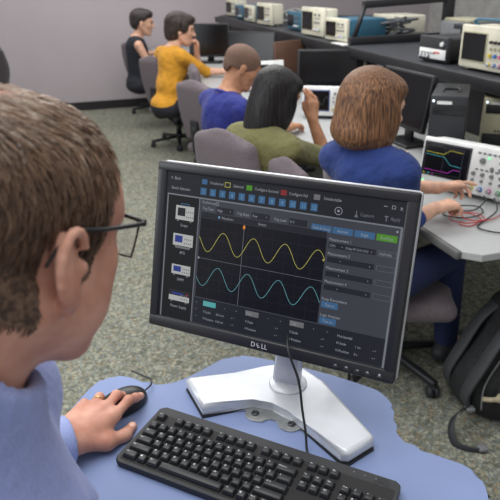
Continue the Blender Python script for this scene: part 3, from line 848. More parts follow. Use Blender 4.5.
def strand_mat(name, c1, c2, scale=(60, 60, 6), rough=.45):
    m = bpy.data.materials.new(name); m.use_nodes = True; nt = m.node_tree; b = nt.nodes['Principled BSDF']
    tc = nt.nodes.new('ShaderNodeTexCoord'); mp = nt.nodes.new('ShaderNodeMapping'); mp.inputs['Scale'].default_value = scale
    n = nt.nodes.new('ShaderNodeTexNoise'); n.inputs['Scale'].default_value = 1.; n.inputs['Detail'].default_value = 5; n.inputs['Distortion'].default_value = .4
    nt.links.new(tc.outputs['Object'], mp.inputs[0]); nt.links.new(mp.outputs[0], n.inputs['Vector'])
    cr = nt.nodes.new('ShaderNodeValToRGB'); cr.color_ramp.elements[0].position = .38; cr.color_ramp.elements[1].position = .68
    cr.color_ramp.elements[0].color = (*srgb(*c1), 1); cr.color_ramp.elements[1].color = (*srgb(*c2), 1)
    nt.links.new(n.outputs['Fac'], cr.inputs[0]); nt.links.new(cr.outputs[0], b.inputs['Base Color'])
    bp = nt.nodes.new('ShaderNodeBump'); bp.inputs['Strength'].default_value = .7; bp.inputs['Distance'].default_value = .006
    nt.links.new(n.outputs['Fac'], bp.inputs['Height']); nt.links.new(bp.outputs[0], b.inputs['Normal'])
    b.inputs['Roughness'].default_value = rough; b.inputs['Specular IOR Level'].default_value = .35
    return m
def loc_in(root_loc, rotz, p):
    q = Matrix.Rotation(-rotz, 3, 'Z') @ (Vector(p) - Vector(root_loc)); return tuple(q)

# ------------------------------------------------------------------ near man
def near_man():
    psi = R(60); 
    HC = Vector((-.223, .520, 1.427))
    rl = Vector((-.36, .42, 0)); 
    t = thing('person', 'man in glasses and a pale blue shirt using the mouse with his left hand', 'person', rl, 0)
    S = 1.07
    M = np.array(Matrix.Rotation(psi, 3, 'Z') @ Matrix.Rotation(R(16), 3, 'Y') @ Matrix.Rotation(R(0), 3, 'X'))
    hc = np.array(HC - rl)
    P = lambda x, y, z: hc + M @ (np.array((x, y, z), float) * S)
    s = Sdf()
    E = lambda p, r, k=.012, mode='u', MM=None: s.ell(P(*p), np.array(r) * S, M if MM is None else M @ MM, k=k, mode=mode)
    E((-.014, 0, .045), (.098, .077, .083)); E((.024, 0, .042), (.085, .073, .083))
    E((.062, 0, .035), (.04, .056, .042), .02)
    E((.03, 0, -.03), (.060, .062, .060), .025)
    E((.05, 0, -.075), (.042, .040, .030), .025); E((.078, 0, -.09), (.018, .022, .017), .02)
    for y in (-1, 1):
        s.cap(P(-.004, y * .056, -.038), P(.052, y * .034, -.088), .019, .015, k=.03)
        E((.066, y * .042, -.012), (.02, .020, .02), .022)
        E((.045, y * .05, -.045), (.03, .018, .03), .02)
        # ear: helix rim, inner hollow, tragus, lobe
        Re = np.array(Matrix.Rotation(R(y * -24), 3, 'Z') @ Matrix.Rotation(R(y * 12), 3, 'X'))
        ec = (-.010, y * .084, -.002)
        E(ec, (.017, .0075, .030), .006, MM=Re)
        ring = []
        for k in range(13):
            a = R(-60 + k * 22)
            x = -.006 - .017 * math.sin(a) * 1.0 if False else -.008 - .0165 * math.sin(a + 0.0); z = .0285 * math.cos(a)
            ring.append(P(x, y * (.088 + .004 * math.sin(a)), z))
        for a_, b_ in zip(ring, ring[1:]): s.cap(a_, b_, .0042, k=.003)
        s.ell(P(-.003, y * .0915, .004), np.array((.0085, .006, .017)) * S, M @ Re, k=.005, mode='s')
        s.cap(P(-.014, y * .0885, .014), P(-.014, y * .0885, -.008), .0032, .0036, k=.006)
        E((.006, y * .083, -.003), (.005, .006, .007), .005)
        E((-.004, y * .082, -.031), (.009, .0058, .011), .007)
    E((.090, 0, .03), (.013, .045, .012), .016)
    s.cap(P(.097, 0, .016), P(.114, 0, -.018), .0075, .012, k=.012); E((.098, .012, -.024), (.01, .008, .008), .006); E((.098, -.012, -.024), (.01, .008, .008), .006)
    for y in (-1, 1): s.ell(P(.096, y * .033, .008), np.array((.014, .016, .010)) * S, M, k=.012, mode='s')
    for y in (-1, 1): E((.079, y * .032, .008), (.0125, .0135, .012), .004)
    E((.090, 0, -.048), (.012, .024, .006), .006); E((.088, 0, -.058), (.012, .02, .0065), .006)
    # neck
    N0 = np.array(Vector((-.292, .458, 1.262)) - rl)
    s.cap(N0, P(-.03, 0, -.05), .062, .06, k=.035)
    s.cap(N0 + V3(-.03, -.035, 0), P(-.055, 0, -.02), .05, .05, k=.03)
    # trunk
    rs = np.array(Vector((-.235, .300, 1.125)) - rl); ls = np.array(Vector((-.306, .600, 1.210)) - rl)
    cc = (rs + ls) / 2; pv = np.array(Vector((-.47, .25, .68)) - rl)
    def trunk(s, g, k=.06):
        D = nrm(ls - rs)
        s.cap(rs + D * .02, ls - D * .02, .062 + g, k=k)
        s.cap(cc + V3(0, 0, -.02), N0 + V3(0, 0, -.03), .095 + g, .06 + g, k=.05)
        Mt = np.stack([np.cross(D, (0, 0, 1)), D, V3(0, 0, 1)], 1); Mt = np.stack([nrm(Mt[:, i]) for i in range(3)], 1)
        s.ell(cc + V3(-.045, 0, -.15), (.11 + g, .165 + g, .19), Mt, k=k)
        s.ell(cc * .4 + pv * .6, (.125 + g, .165 + g, .18), Mt, k=k)
        s.ell(pv, (.13 + g, .175 + g, .12), Mt, k=k)
    trunk(s, -.008)
    # left arm to the mouse
    W = np.array(Vector((-.313, .824, .942)) - rl); Eb = np.array(Vector((-.480, .70, .966)) - rl)
    s.cap(ls, Eb, .05, .042, k=.03); s.cap(Eb, W, .042, .029, k=.015)
    # left hand, palm down over the mouse
    d = nrm((.50, .866, -.02)); tt = nrm((.866, -.50, -.12)); n = nrm(np.cross(tt, d)); n = n if n[2] > 0 else -n
    Wq = W
    def L(a, b, c): return Wq + d * a + tt * b + n * c
    # metacarpals
    K = [L(.088, .030, .006), L(.093, .008, .010), L(.088, -.014, .006), L(.078, -.034, -.002)]
    for i, kp in enumerate(K):
        s.cap(Wq + d * .004 + tt * (.018 - .012 * i), kp, .0170, .0122, k=.014)
        s.ell(kp + n * .003, (.0098, .0098, .0088), k=.006)
    s.cap(L(.02, .012, -.004), L(.06, .006, -.004), .019, .016, k=.015)
    def finger(pts, r): 
        for j, (a, b) in enumerate(zip(pts, pts[1:])):
            s.cap(a, b, r * (1, .95, .88)[j], r * (.95, .88, .76)[j], k=.0035)
            s.ell(b if j < 2 else b, (r * .97 * (1, .92, .7)[j],) * 3, k=.003)
    finger([K[0], L(.128, .028, .012), L(.150, .026, .002), L(.168, .024, -.007)], .0094)
    finger([K[1], L(.128, .000, .010), L(.146, -.002, -.006), L(.153, -.002, -.022)], .0096)
    finger([K[2], L(.112, -.026, .003), L(.121, -.030, -.015), L(.121, -.028, -.032)], .0090)
    finger([K[3], L(.094, -.046, -.008), L(.101, -.050, -.021), L(.102, -.047, -.034)], .0080)
    # thumb along the near side of the mouse
    th = [L(.012, .020, -.002), L(.046, .050, -.012), L(.082, .058, -.020), L(.110, .052, -.023)]
    for (a, b), (r0, r1) in zip(zip(th, th[1:]), ((.0175, .0135), (.0128, .0108), (.0108, .0088))): s.cap(a, b, r0, r1, k=.008)
    s.cap(L(.045, .044, -.010), L(.066, .026, .0), .009, .011, k=.016)
    # tendons
    for i in range(4): s.cap(L(.03, .012 - .008 * i, .0125), K[i] + n * .0055 - d * .006, .0042, .0048, k=.007)
    # right arm resting at the desk edge
    Er = np.array(Vector((-.12, .335, .92)) - rl); Wr = np.array(Vector((-.06, .50, .95)) - rl)
    Er = np.array(Vector((-.20, .24, .86)) - rl); Wr = np.array(Vector((-.14, .47, .94)) - rl)
    s.cap(rs, Er, .05, .042, k=.03); s.cap(Er, Wr, .042, .028, k=.015)
    hand_ops(s, Wr, (.35, .93, -.1), (0, 0, 1), (-1, .3, 0), (35, 40, 45, 50))
    # legs
    tr = Sdf()
    for (kx, ky), (ax, ay) in (((-.33, .78), (-.30, .74)), ((-.10, .66), (-.06, .62))):
        hp = pv + V3(.06 if kx > -.2 else -.02, 0.02, -.02); Kp = np.array(Vector((kx, ky, .62)) - rl); A = np.array(Vector((ax, ay, .12)) - rl)
        s.cap(hp, Kp, .075, .05, k=.03); s.cap(Kp, A, .05, .034, k=.012); s.cap(A, A + V3(.05, .15, -.06), .03, .022, k=.01)
        tr.cap(hp, Kp, .095, .07, k=.03); tr.cap(Kp, A + V3(0, 0, .02), .068, .052, k=.015)
        sh = Sdf(); sh.cap(A + V3(-.01, -.03, -.06), A + V3(.055, .16, -.075), .044, .036, k=.01); sh.cap(A, A + V3(0, 0, -.06), .042, .045, k=.02)
        sdf_obj('shoe', sh, .008, [M_blk2], t)
    tr.ell(pv + V3(0, 0, -.04), (.14, .18, .11), k=.05)
    nails = [(nearell(L(.166, .025, .002), (.0085, .0062, .006)), 1)]
    nails = [(near(L(.166, .024, .0005), .0058), 1), (near(L(.107, .0535, -.0145), .0068), 1)]
    bodyP, bodyF = s.mesh(.0032)
    bodyP = smooth_mesh(bodyP, bodyF, 2)
    C = bodyP[bodyF].mean(1)
    mi = np.zeros(len(bodyF), int)
    for fn, i in nails: mi[fn(C)] = i
    mi[nearell(P(.100, 0, -.053), np.array((.018, .024, .0075)), M)(C)] = 2
    for y in (-1, 1): mi[nearell(P(.094, y * .034, .031), np.array((.022, .018, .0045)), M)(C)] = 3; mi[nearell(P(.091, y * .032, .008), np.array((.012, .0125, .005)), M)(C)] = 4
    M_nail = mat('fingernail', srgb(232, 184, 166), .25)
    obj('body', np_mesh('body', bodyP, bodyF, [SK_near, M_nail, M_lip, mat('greying_brow', srgb(92, 74, 62), .8), M_eye], mi), None, t)
    # ---- hair: a close cap over the scalp plus short strands
    M_hcap = strand_mat('greying_brown_scalp_hair', (66, 50, 41), (122, 97, 80), (160, 160, 160), .7)
    M_h1 = mat('hair_brown', srgb(112, 84, 64), .4); M_h2 = mat('hair_dark_brown', srgb(78, 56, 42), .45); M_h3 = mat('hair_grey', srgb(186, 168, 150), .35); M_h4 = mat('hair_light_brown', srgb(140, 110, 86), .4)
    q = (bodyP - hc) @ M / S                                     # head-local coordinates
    Cq = q[bodyF].mean(1)
    nrmF = np.cross(bodyP[bodyF[:, 1]] - bodyP[bodyF[:, 0]], bodyP[bodyF[:, 2]] - bodyP[bodyF[:, 0]])
    area = np.linalg.norm(nrmF, axis=1); nF = nrmF / area[:, None]
    cen = hc + M @ V3(-.01, 0, .03)
    fl = ((C - cen) * nF).sum(1) < 0; nF[fl] *= -1
    def density(x, y, z):
        """how hairy the scalp is at a head-local point"""
        front = .066 - .030 * np.clip((.115 - z) / .06, 0, 1) + .0 * x          # hairline across the temples
        line = .032 + .030 * np.clip((z - .02) / .04, 0, 1) + .022 * np.clip((z - .088) / .015, 0, 1) * (np.abs(y) < .05)
        side = (x < line - np.maximum(0, np.abs(y) - .058) * .7)
        sideburn = (np.abs(y) > .055) & (x > .014) & (x < .036 + (z + .01) * .25) & (z > -.016) & (z <= .05)
        low = np.where(x > -.022, .030, np.where(x > -.05, -.052 + (x + .022) * -.2, -.066))
        back = (z > low)
        D = (side & back) | sideburn
        D = D.astype(float)
        # thin crown towards the back and receding top
        crown = np.clip(1 - (((x + .022) / .062) ** 2 + ((y - .012) / .046) ** 2 + ((z - .122) / .03) ** 2), 0, 1)
        D *= 1 - .80 * np.clip(crown * 2, 0, 1)
        return D
    dn = density(Cq[:, 0], Cq[:, 1], Cq[:, 2])
    ear_zone = (np.abs(Cq[:, 1]) > .078) & (np.abs(Cq[:, 0] + .008) < .027) & (Cq[:, 2] < .036)
    inhead = (np.abs(Cq[:, 0]) < .16) & (np.abs(Cq[:, 1]) < .12) & (Cq[:, 2] > -.09) & (Cq[:, 2] < .16)
    dn = dn * inhead * (~ear_zone)
    capf = bodyF[dn > .55]
    used = np.unique(capf); remap = -np.ones(len(bodyP), int); remap[used] = np.arange(len(used))
    vn = np.zeros_like(bodyP)
    for i in range(4): np.add.at(vn, bodyF[:, i], nF * area[:, None])
    vn /= (np.linalg.norm(vn, axis=1)[:, None] + 1e-12)
    rng = np.random.RandomState(3)
    capP = bodyP[used] + vn[used] * .0016
    V = [capP]; Fc = [remap[capf]]; MI = [np.zeros(len(capf), int)]
    # strands
    w = area * dn; w = w / w.sum()
    NS = 19000
    ids = rng.choice(len(bodyF), NS, p=w)
    uv = rng.rand(NS, 2)
    a, b, c_, d_ = [bodyP[bodyF[ids, i]] for i in range(4)]
    root = (a * (1 - uv[:, :1]) + b * uv[:, :1]) * (1 - uv[:, 1:]) + (d_ * (1 - uv[:, :1]) + c_ * uv[:, :1]) * uv[:, 1:]
    nn = nF[ids]; ql = (root - hc) @ M / S
    # flow: away from the crown whorl, forwards on top, down at the sides and back
    whorl = V3(-.05, 0.01, .115)
    fl_ = ql - whorl; fl_[:, 0] += .01
    side_w = np.clip((.10 - ql[:, 2]) / .06, 0, 1)[:, None]
    flow = fl_ / (np.linalg.norm(fl_, axis=1)[:, None] + 1e-9) * (1 - side_w) + np.array([-.25, 0, -1.])[None] * side_w
    top = np.clip((ql[:, 2] - .09) / .03, 0, 1)[:, None]; flow = flow + top * np.array([1.0, -.35, 0])[None]
    cl = .5 * np.sin(ql[:, 0] * 190 + ql[:, 1] * 130) + np.sin(ql[:, 1] * 210 - ql[:, 2] * 170)
    flow = flow + np.stack([cl * 0, .22 * cl, .1 * cl], 1) + rng.randn(NS, 3) * .22
    fw = flow @ M.T
    fw -= nn * (fw * nn).sum(1)[:, None]; fw /= np.linalg.norm(fw, axis=1)[:, None] + 1e-9
    ln = (.013 + .009 * rng.rand(NS) + .006 * top[:, 0])[:, None]
    ln = np.where((ql[:, 2] < .0)[:, None], ln * .6, ln)
    lift = .14 + .16 * rng.rand(NS)[:, None]
    p0 = root + nn * .001; p1 = root + fw * ln * .45 + nn * (ln * lift * .75); p2 = root + fw * ln + nn * (ln * lift * .55)
    # follow the skull's curve
    cv = hc + M @ (V3(-.005, 0, .03) * S)
    def fix(p):
        r_ = p - cv; r0 = np.linalg.norm(root - cv, axis=1)[:, None]; rl_ = np.linalg.norm(r_, axis=1)[:, None]
        return cv + r_ / rl_ * np.maximum(rl_ * .0 + (r0 + (rl_ - r0) * .75), r0 + .0022)
    p1 = fix(p1); p2 = fix(p2)
    sd = np.cross(fw, nn); sd /= np.linalg.norm(sd, axis=1)[:, None] + 1e-9
    wd = (.00042 + .0003 * rng.rand(NS))[:, None]
    tilt = nn * rng.randn(NS)[:, None] * .5; sd = sd + tilt; sd /= np.linalg.norm(sd, axis=1)[:, None]
    SV = np.stack([p0 - sd * wd, p0 + sd * wd, p1 + sd * wd * .8, p1 - sd * wd * .8, p2 + sd * wd * .25, p2 - sd * wd * .25], 1).reshape(-1, 3)
    o = np.arange(NS)[:, None] * 6 + len(capP)
    SF = np.concatenate([o + np.array([[0, 1, 2, 3]]), o + np.array([[3, 2, 4, 5]])])
    r_ = np.clip(rng.rand(NS) * .9 + np.clip((ql[:, 2] - .085) * 6, -.42, .22), 0, 1); tone = np.where(r_ < .30, 2, np.where(r_ < .62, 1, np.where(r_ < .88, 4, 3)))
    MI.append(np.concatenate([tone, tone]))
    V.append(SV); Fc.append(SF)
    obj('hair', np_mesh('hair', np.concatenate(V), np.concatenate(Fc), [M_hcap, M_h1, M_h2, M_h3, M_h4], np.concatenate(MI)), None, t)
    # ---- shirt
    M_sh = mat('pale_blue_shirt', srgb(138, 148, 196), .85, noise=(420, .09), bump=(16, .5, .02), sheen=.2)
    sh = Sdf(); trunk(sh, .012); axn = nrm(P(-.03, 0, -.05) - N0); sh.cap(cc + V3(-.01, 0, .0), N0 + axn * .062, .085, .080, k=.03); sh.cap(ls + V3(-.01, -.04, .015), ls + V3(-.05, .02, -.07), .070, .07, k=.03)
    sh.cap(ls, Eb, .066, .056, k=.05); q1 = Eb + (W - Eb) * .80
    sh.cap(Eb, q1, .055, .045, k=.02)
    sh.cap(rs, Er, .064, .056, k=.05); sh.cap(Er, Er + (Wr - Er) * .85, .054, .042, k=.02)
    # folds
    for (a_, b_, r_) in ((ls * .8 + Eb * .2, ls * .3 + cc * .7 + V3(.06, .05, -.1), .02), (rs * .6 + Er * .4 + V3(.03, .03, 0), cc + V3(.03, .0, -.1), .02)):
        sh.cap(a_, b_, r_ + .03, r_ + .02, k=.03)
    sh.cap(N0 + axn * .088, P(.01, 0, -.06), .066, .085, k=.008, mode='s')
    sdf_obj('shirt', sh, .005, [M_sh], t)
    # collar
    M_col = mat('pale_blue_collar', srgb(140, 152, 200), .85, noise=(420, .09), sheen=.2)
    cs = Sdf()
    ax = nrm(P(-.03, 0, -.05) - N0)
    e1 = nrm(V3(math.cos(psi), math.sin(psi), 0) - ax * np.dot(ax, V3(math.cos(psi), math.sin(psi), 0))); e2 = np.cross(ax, e1)
    rngp = []
    for k in range(25):
        a = R(12 + k * (336 / 24)); base_ = N0 + ax * (.080 - .024 * math.cos(a)) + (e1 * math.cos(a) * .078 + e2 * math.sin(a) * .072)
        rngp.append(base_)
    for a_, b_ in zip(rngp, rngp[1:]):
        cs.cap(a_, b_, .0085, k=.004); cs.cap(a_ - ax * .012, b_ - ax * .012, .010, k=.006); cs.cap(a_ * 1 - ax * .024, b_ - ax * .024, .010, k=.006)
    sdf_obj('collar', cs, .0036, [M_col], t)
    # cuff
    cf = Sdf(); du = nrm(W - Eb)
    c0 = Eb + (W - Eb) * .66; c1 = W + du * .0
    cf.cap(c0, c1 - du * .012, .048, .044, k=.004)
    cf.cap(c1 - du * .03, c1 + du * .12, .036, .036, k=.003, mode='s')
    Mc = np.stack([du, nrm(np.cross(du, (0, 0, 1))), np.cross(du, nrm(np.cross(du, (0, 0, 1))))], 1)
    cf.box(c1 + du * .06, (.052, .08, .08), Mc, rr=.001, k=.003, mode='s')
    sdf_obj('cuff', cf, .003, [mat('pale_blue_cuff', srgb(150, 162, 208), .85, noise=(420, .1))], t)
    sdf_obj('trousers', tr, .009, [mat('grey_trousers', srgb(70, 70, 76), .9)], t)
    # ring
    rg = NB(); mid = K[2] * .45 + L(.112, -.026, .003) * .55; ax_ = nrm(L(.112, -.026, .003) - K[2]); u1 = nrm(np.cross(ax_, (0, 0, 1))); u2 = np.cross(ax_, u1)
    tube(rg, [Vector(mid + (u1 * math.cos(2 * PI * k / 20) + u2 * math.sin(2 * PI * k / 20)) * .0094) for k in range(20)], .0013, n=6, closed=True)
    r = obj('ring', rg, mat('gold', srgb(220, 190, 120), .25, 1.), t); r['label'] = 'gold ring on the ring finger'
    # ---- eyeglasses (worn, but a thing of their own)
    g = thing('eyeglasses', 'black rectangular eyeglasses worn by the man at the front', 'glasses', HC, 0)
    G = lambda x, y, z: Vector(M @ (np.array((x, y, z), float) * S))
    M_gf = mat('spectacle_frame', srgb(18, 18, 20), .3)
    M_gl = mat('spectacle_lens', (.92, .96, .96), .02, alpha=.22, noise=(2, .0))
    for y in (-1, 1):
        pts = [G(.102, y * .011, .026), G(.103, y * .034, .028), G(.098, y * .062, .027), G(.096, y * .065, .02), G(.099, y * .058, -.006), G(.104, y * .05, -.0105), G(.108, y * .022, -.010), G(.108, y * .012, -.002)]
        bm = NB(); tube(bm, catmull(pts, 5, True), .0011, n=8, closed=True)
        tube(bm, [G(.102, y * .011, .0265), G(.103, y * .034, .0285), G(.098, y * .064, .0275)], .0021, n=8, smooth=5)
        obj('rim', bm, M_gf, g)
        bm = NB(); c = sum(pts, Vector()) / len(pts); pp = catmull(pts, 5, True); vc = bm.verts.new(c); vs = [bm.verts.new(p) for p in pp]
        for i in range(len(vs)): bm.faces.new((vc, vs[i], vs[(i + 1) % len(vs)]))
        obj('lens', bm, M_gl, g)
        bm = NB(); tube(bm, [G(.099, y * .063, .0265), G(.093, y * .072, .027), G(.08, y * .0785, .027), G(.03, y * .0825, .0265), (G(-.0, y * .084, .028)), G(-.018, y * .086, .022), G(-.032, y * .083, .002)], [.0026, .0026, .0024, .0022, .002, .002, .0016, .0014], n=8, smooth=5)
        bx(bm, tuple(G(.094, y * .071, .0265)), (.006, .006, .007), rot=Matrix(M.tolist()), bev=.001)
        obj('temple_arm', bm, M_gf, g)
    bm = NB(); tube(bm, [G(.102, -.011, .02), G(.106, 0, .023), G(.102, .011, .02)], .0018, n=8, smooth=5); obj('bridge', bm, M_gf, g)
    return t
near_man()
# ================================================================== office chairs
def make_chair(name, label, loc, rotz, fabric=None, group='task chairs along the bench', seat_h=.47, back_lean=8, tall=1.):
    """x forward"""
    fabric = fabric or M_chair
    t = thing(name, label, 'chair', loc, rotz, group)
    s = Sdf(); s.box((0.01, 0, seat_h - .035), (.225, .235, .045), rr=.044, k=.01); s.ell((.04, 0, seat_h - .012), (.2, .2, .03), k=.03)
    sdf_obj('seat', s, .012, [fabric], t)
    s = Sdf()
    Mb = rotm('Y', -back_lean)
    c = V3(-.235, 0, seat_h + .30)
    hh = .245 * tall
    s.box(c, (.032, .205, hh), Mb, rr=.031, k=.02)
    s.ell(c + Mb @ V3(0, 0, .05), (.045, .24, hh * .98), Mb, k=.05)
    s.ell(c + Mb @ V3(.09, 0, .05), (.055, .17, .2), Mb, k=.03, mode='s')
    sdf_obj('backrest', s, .011, [fabric], t)
    bm = NB(); tube(bm, [(-.05, 0, seat_h - .085), (-.22, 0, seat_h - .08), (-.285, 0, seat_h - .01), (-.285, 0, seat_h + .2)], .017, n=8, smooth=4); bx(bm, (-.282, 0, seat_h + .17), (.02, .09, .16), bev=.006); obj('back_bracket', bm, M_blk, t)
    bm = NB(); bx(bm, (0, 0, seat_h - .085), (.26, .2, .04), bev=.01); bx(bm, (.02, -.16, seat_h - .09), (.03, .16, .012), bev=.004); obj('mechanism', bm, M_blk, t)
    bm = NB(); cyl(bm, (0, 0, .12), (0, 0, .26), .028); cyl(bm, (0, 0, .24), (0, 0, seat_h - .09), .017); obj('column', bm, M_blk, t)
    bm = NB(); cyl(bm, (0, 0, .075), (0, 0, .135), .042, .034); obj('hub', bm, M_blk, t)
    for i in range(5):
        a = 2 * PI * i / 5 + .3; d = Vector((math.cos(a), math.sin(a), 0))
        bm = NB()
        g = bx(bm, (.165, 0, 0), (.27, .045, .03), bev=.009, taper=(1, .75))
        for v in bm.verts: v.co.y *= 1.15 - v.co.x * 1.2; v.co.z += .10 - v.co.x * .1
        bm.transform(Matrix.Rotation(a, 4, 'Z')); l = obj('leg', bm, M_blk, t)
        bm = NB(); p = d * .285; ax = Vector((-d.y, d.x, 0)).normalized()
        ax = Vector((math.cos(a + 1.1), math.sin(a + 1.1), 0))
        for s_ in (-1, 1): cyl(bm, p + ax * s_ * .004 + Vector((0, 0, .028)), p + ax * s_ * .024 + Vector((0, 0, .028)), .028, .025, n=16)
        cyl(bm, p + Vector((0, 0, .03)), p + Vector((0, 0, .075)), .008); bx(bm, tuple(p + Vector((0, 0, .05))), (.035, .03, .03), rot=(0, 0, a), bev=.008); obj('caster', bm, M_blk2, l)
    return t
def chair_top(x, y, z, yaw, label, proto=None, sc=1., **k):
    """chair whose backrest top centre is above (x, y)"""
    a = R(yaw); loc = (x + math.cos(a) * .27 * sc, y + math.sin(a) * .27 * sc, 0)
    if proto is not None:
        o = dup(proto, loc, a, label, 'task chairs along the bench')
    else: o = make_chair('office_chair', label, loc, a, **k)
    zz = z / .99; o.scale = (sc, sc, zz)
    return o
chE = chair_top(-.115, 2.84, .97, 40, 'mauve-grey task chair behind the man in the blue polo, left of the green-shirted woman', seat_h=.43)
chair_top(.165, 2.56, .91, 26, 'mauve-grey task chair of which only the rounded top shows right of the green-shirted woman', chE, .72)
chair_top(-.40, 4.76, .90, 40, 'mauve-grey task chair with tall tilted back, standing empty behind the blue polo', chE)
chair_top(-.475, 5.68, .90, 12, 'mauve-grey task chair, only its top seen, between yellow sweater and empty chair', chE, .85)
chair_top(-.92, 6.30, .90, 42, 'mauve-grey task chair under the man in the yellow sweater', chE)
chair_top(-1.395, 8.02, .88, 48, 'mauve-grey task chair of the woman in black by the back wall', chE)
c = RW(.20, .02); o = dup(chE, (c.x, c.y, 0), R(-4), 'mauve-grey task chair under the woman in blue', 'task chairs along the bench')
c = RW(4.95, -1.86); make_chair('office_chair', 'dark charcoal chair at the left edge against the wall', (c.x - .06, c.y, 0), R(118), fabric=M_chairdk, group=None)
make_chair('office_chair', 'task chair under the man in glasses, mostly out of view', (-.42, .30, 0), R(35), group=None, seat_h=.58)

# ================================================================== instruments
def box_inst(name, label, cat, loc, rotz, w, d, h, body, face, tiltx=0, screen=None, knobs=(), buttons=(), conns=(), feet=True, handle=None, group=None, panel=None, extras=None, rim=None, kc=None):
    """front looks along local -Y, x to the right seen from the front, z up, origin at the bottom centre of the front"""
    t = thing(name, label, cat, loc, rotz, group, rot=(R(-tiltx), 0, rotz))
    bm = NB(); bx(bm, (0, d / 2 + .012, h / 2 + .008), (w * .97, d - .02, h * .94), bev=.012); obj('case', bm, body, t)
    bm = NB(); bx(bm, (0, .012, h / 2 + .008), (w, .03, h), bev=.007); obj('front_panel', bm, face, t)
    if panel:
        x0, z0, x1, z1, m = panel; bm = NB(); bx(bm, ((x0 + x1) / 2, -.0036, (z0 + z1) / 2), (x1 - x0, .003, z1 - z0), bev=.0012); obj('control_panel', bm, m, t)
    if screen:
        x0, z0, x1, z1 = screen
        bm = NB(); bx(bm, ((x0 + x1) / 2, -.004, (z0 + z1) / 2), (x1 - x0 + .014, .006, z1 - z0 + .014), bev=.002); obj('screen_bezel', bm, rim or M_blk2, t)
        bm = NB(); bx(bm, ((x0 + x1) / 2, -.0068, (z0 + z1) / 2), (x1 - x0, .002, z1 - z0))
        mats = [M_screen]
        if extras: mats += extras(bm, x0, z0, x1, z1)
        obj('screen', bm, mats, t)
    for k in knobs:
        x, z, r = k[:3]; m = k[3] if len(k) > 3 else (kc or M_grey)
        bm = NB(); cyl(bm, (x, -.004, z), (x, -.016 if r > .008 else -.012, z), r, r * .85, n=14); obj('knob', bm, m, t)
    for k in buttons:
        x, z, bw, bh, m = k; bm = NB(); bx(bm, (x, -.005, z), (bw, .006, bh), bev=.001); obj('button', bm, m, t)
    for k in conns:
        x, z, m = k; bm = NB(); cyl(bm, (x, -.002, z), (x, -.024, z), .0072, n=12); cyl(bm, (x, -.002, z), (x, -.008, z), .011, mi=1, n=12); obj('connector', bm, [M_silver, m], t)
    if feet:
        for x in (-w * .38, w * .38):
            bm = NB(); bx(bm, (x, .03, .006), (.03, .03, .014), bev=.003); bx(bm, (x, d - .05, .006), (.03, .03, .014), bev=.003); obj('foot', bm, face, t)
    if handle:
        bm = NB(); tube(bm, [(-w / 2 + .03, d * .4, h), (-w / 2 + .03, d * .36, h + .03), (w / 2 - .03, d * .36, h + .03), (w / 2 - .03, d * .4, h)], .008, n=8, smooth=3); obj('handle', bm, handle, t)
    return t
ye = mat('trace_yellow', (.02, .02, 0), .4, emit=(srgb(210, 200, 70), .8)); cy = mat('trace_cyan', (0, .02, .02), .4, emit=(srgb(80, 180, 190), .8)); mg = mat('trace_magenta', (.02, 0, .02), .4, emit=(srgb(190, 60, 190), .8)); gy = mat('trace_grey', (.02, .02, .02), .4, emit=(srgb(78, 82, 92), .6)); uig = mat('led_green', (.1, .5, .2), .4, emit=(srgb(110, 240, 150), 1.4))
def rline(bm, pts, wd, mi, y=-.0085):
    for (xa, za), (xb, zb) in zip(pts, pts[1:]):
        L = math.hypot(xb - xa, zb - za); nx, nz = -(zb - za) / L * wd, (xb - xa) / L * wd
        f = bm.faces.new([bm.verts.new(p) for p in ((xa - nx, y, za - nz), (xb - nx, y, zb - nz), (xb + nx, y, zb + nz), (xa + nx, y, za + nz))]); f.material_index = mi
def traces(bm, x0, z0, x1, z1):
    w = x1 - x0; h = z1 - z0; P = lambda u, v: (x0 + u * w, z0 + v * h)
    rline(bm, [P(.04, .72), P(.44, .70), P(.58, .86), P(.86, .84)], .0008, 1)
    rline(bm, [P(.04, .64), P(.46, .62), P(.62, .40), P(.86, .38)], .0008, 2)
    rline(bm, [P(.04, .14), P(.6, .14), P(.7, .27), P(.86, .27)], .0008, 3)
    for a, b in (((.03, .06), (.87, .06)), ((.87, .02), (.87, .96)), ((.03, .92), (.87, .92)), ((.03, .06), (.03, .92)), ((.45, .06), (.45, .92))): rline(bm, [P(*a), P(*b)], .0005, 4)
    for i, m in enumerate((1, 2, 3)): rline(bm, [P(.03 + .1 * i, .025), P(.07 + .1 * i, .025)], .0018, m)
    rline(bm, [P(.1, .96), P(.4, .96)], .0008, 4)
    return [ye, cy, mg, gy]
def simple_trace(bm, x0, z0, x1, z1):
    w = x1 - x0; h = z1 - z0
    rline(bm, [(x0 + w * i / 12, z0 + h * (.5 + .25 * math.sin(i * 1.3))) for i in range(13)], .0012, 1); return [gy]
col_y = mat('ring_yellow', srgb(214, 190, 60), .5); col_b = mat('ring_blue', srgb(70, 120, 190), .5); col_p = mat('ring_pink', srgb(200, 90, 150), .5); col_g = mat('ring_green', srgb(90, 170, 100), .5)

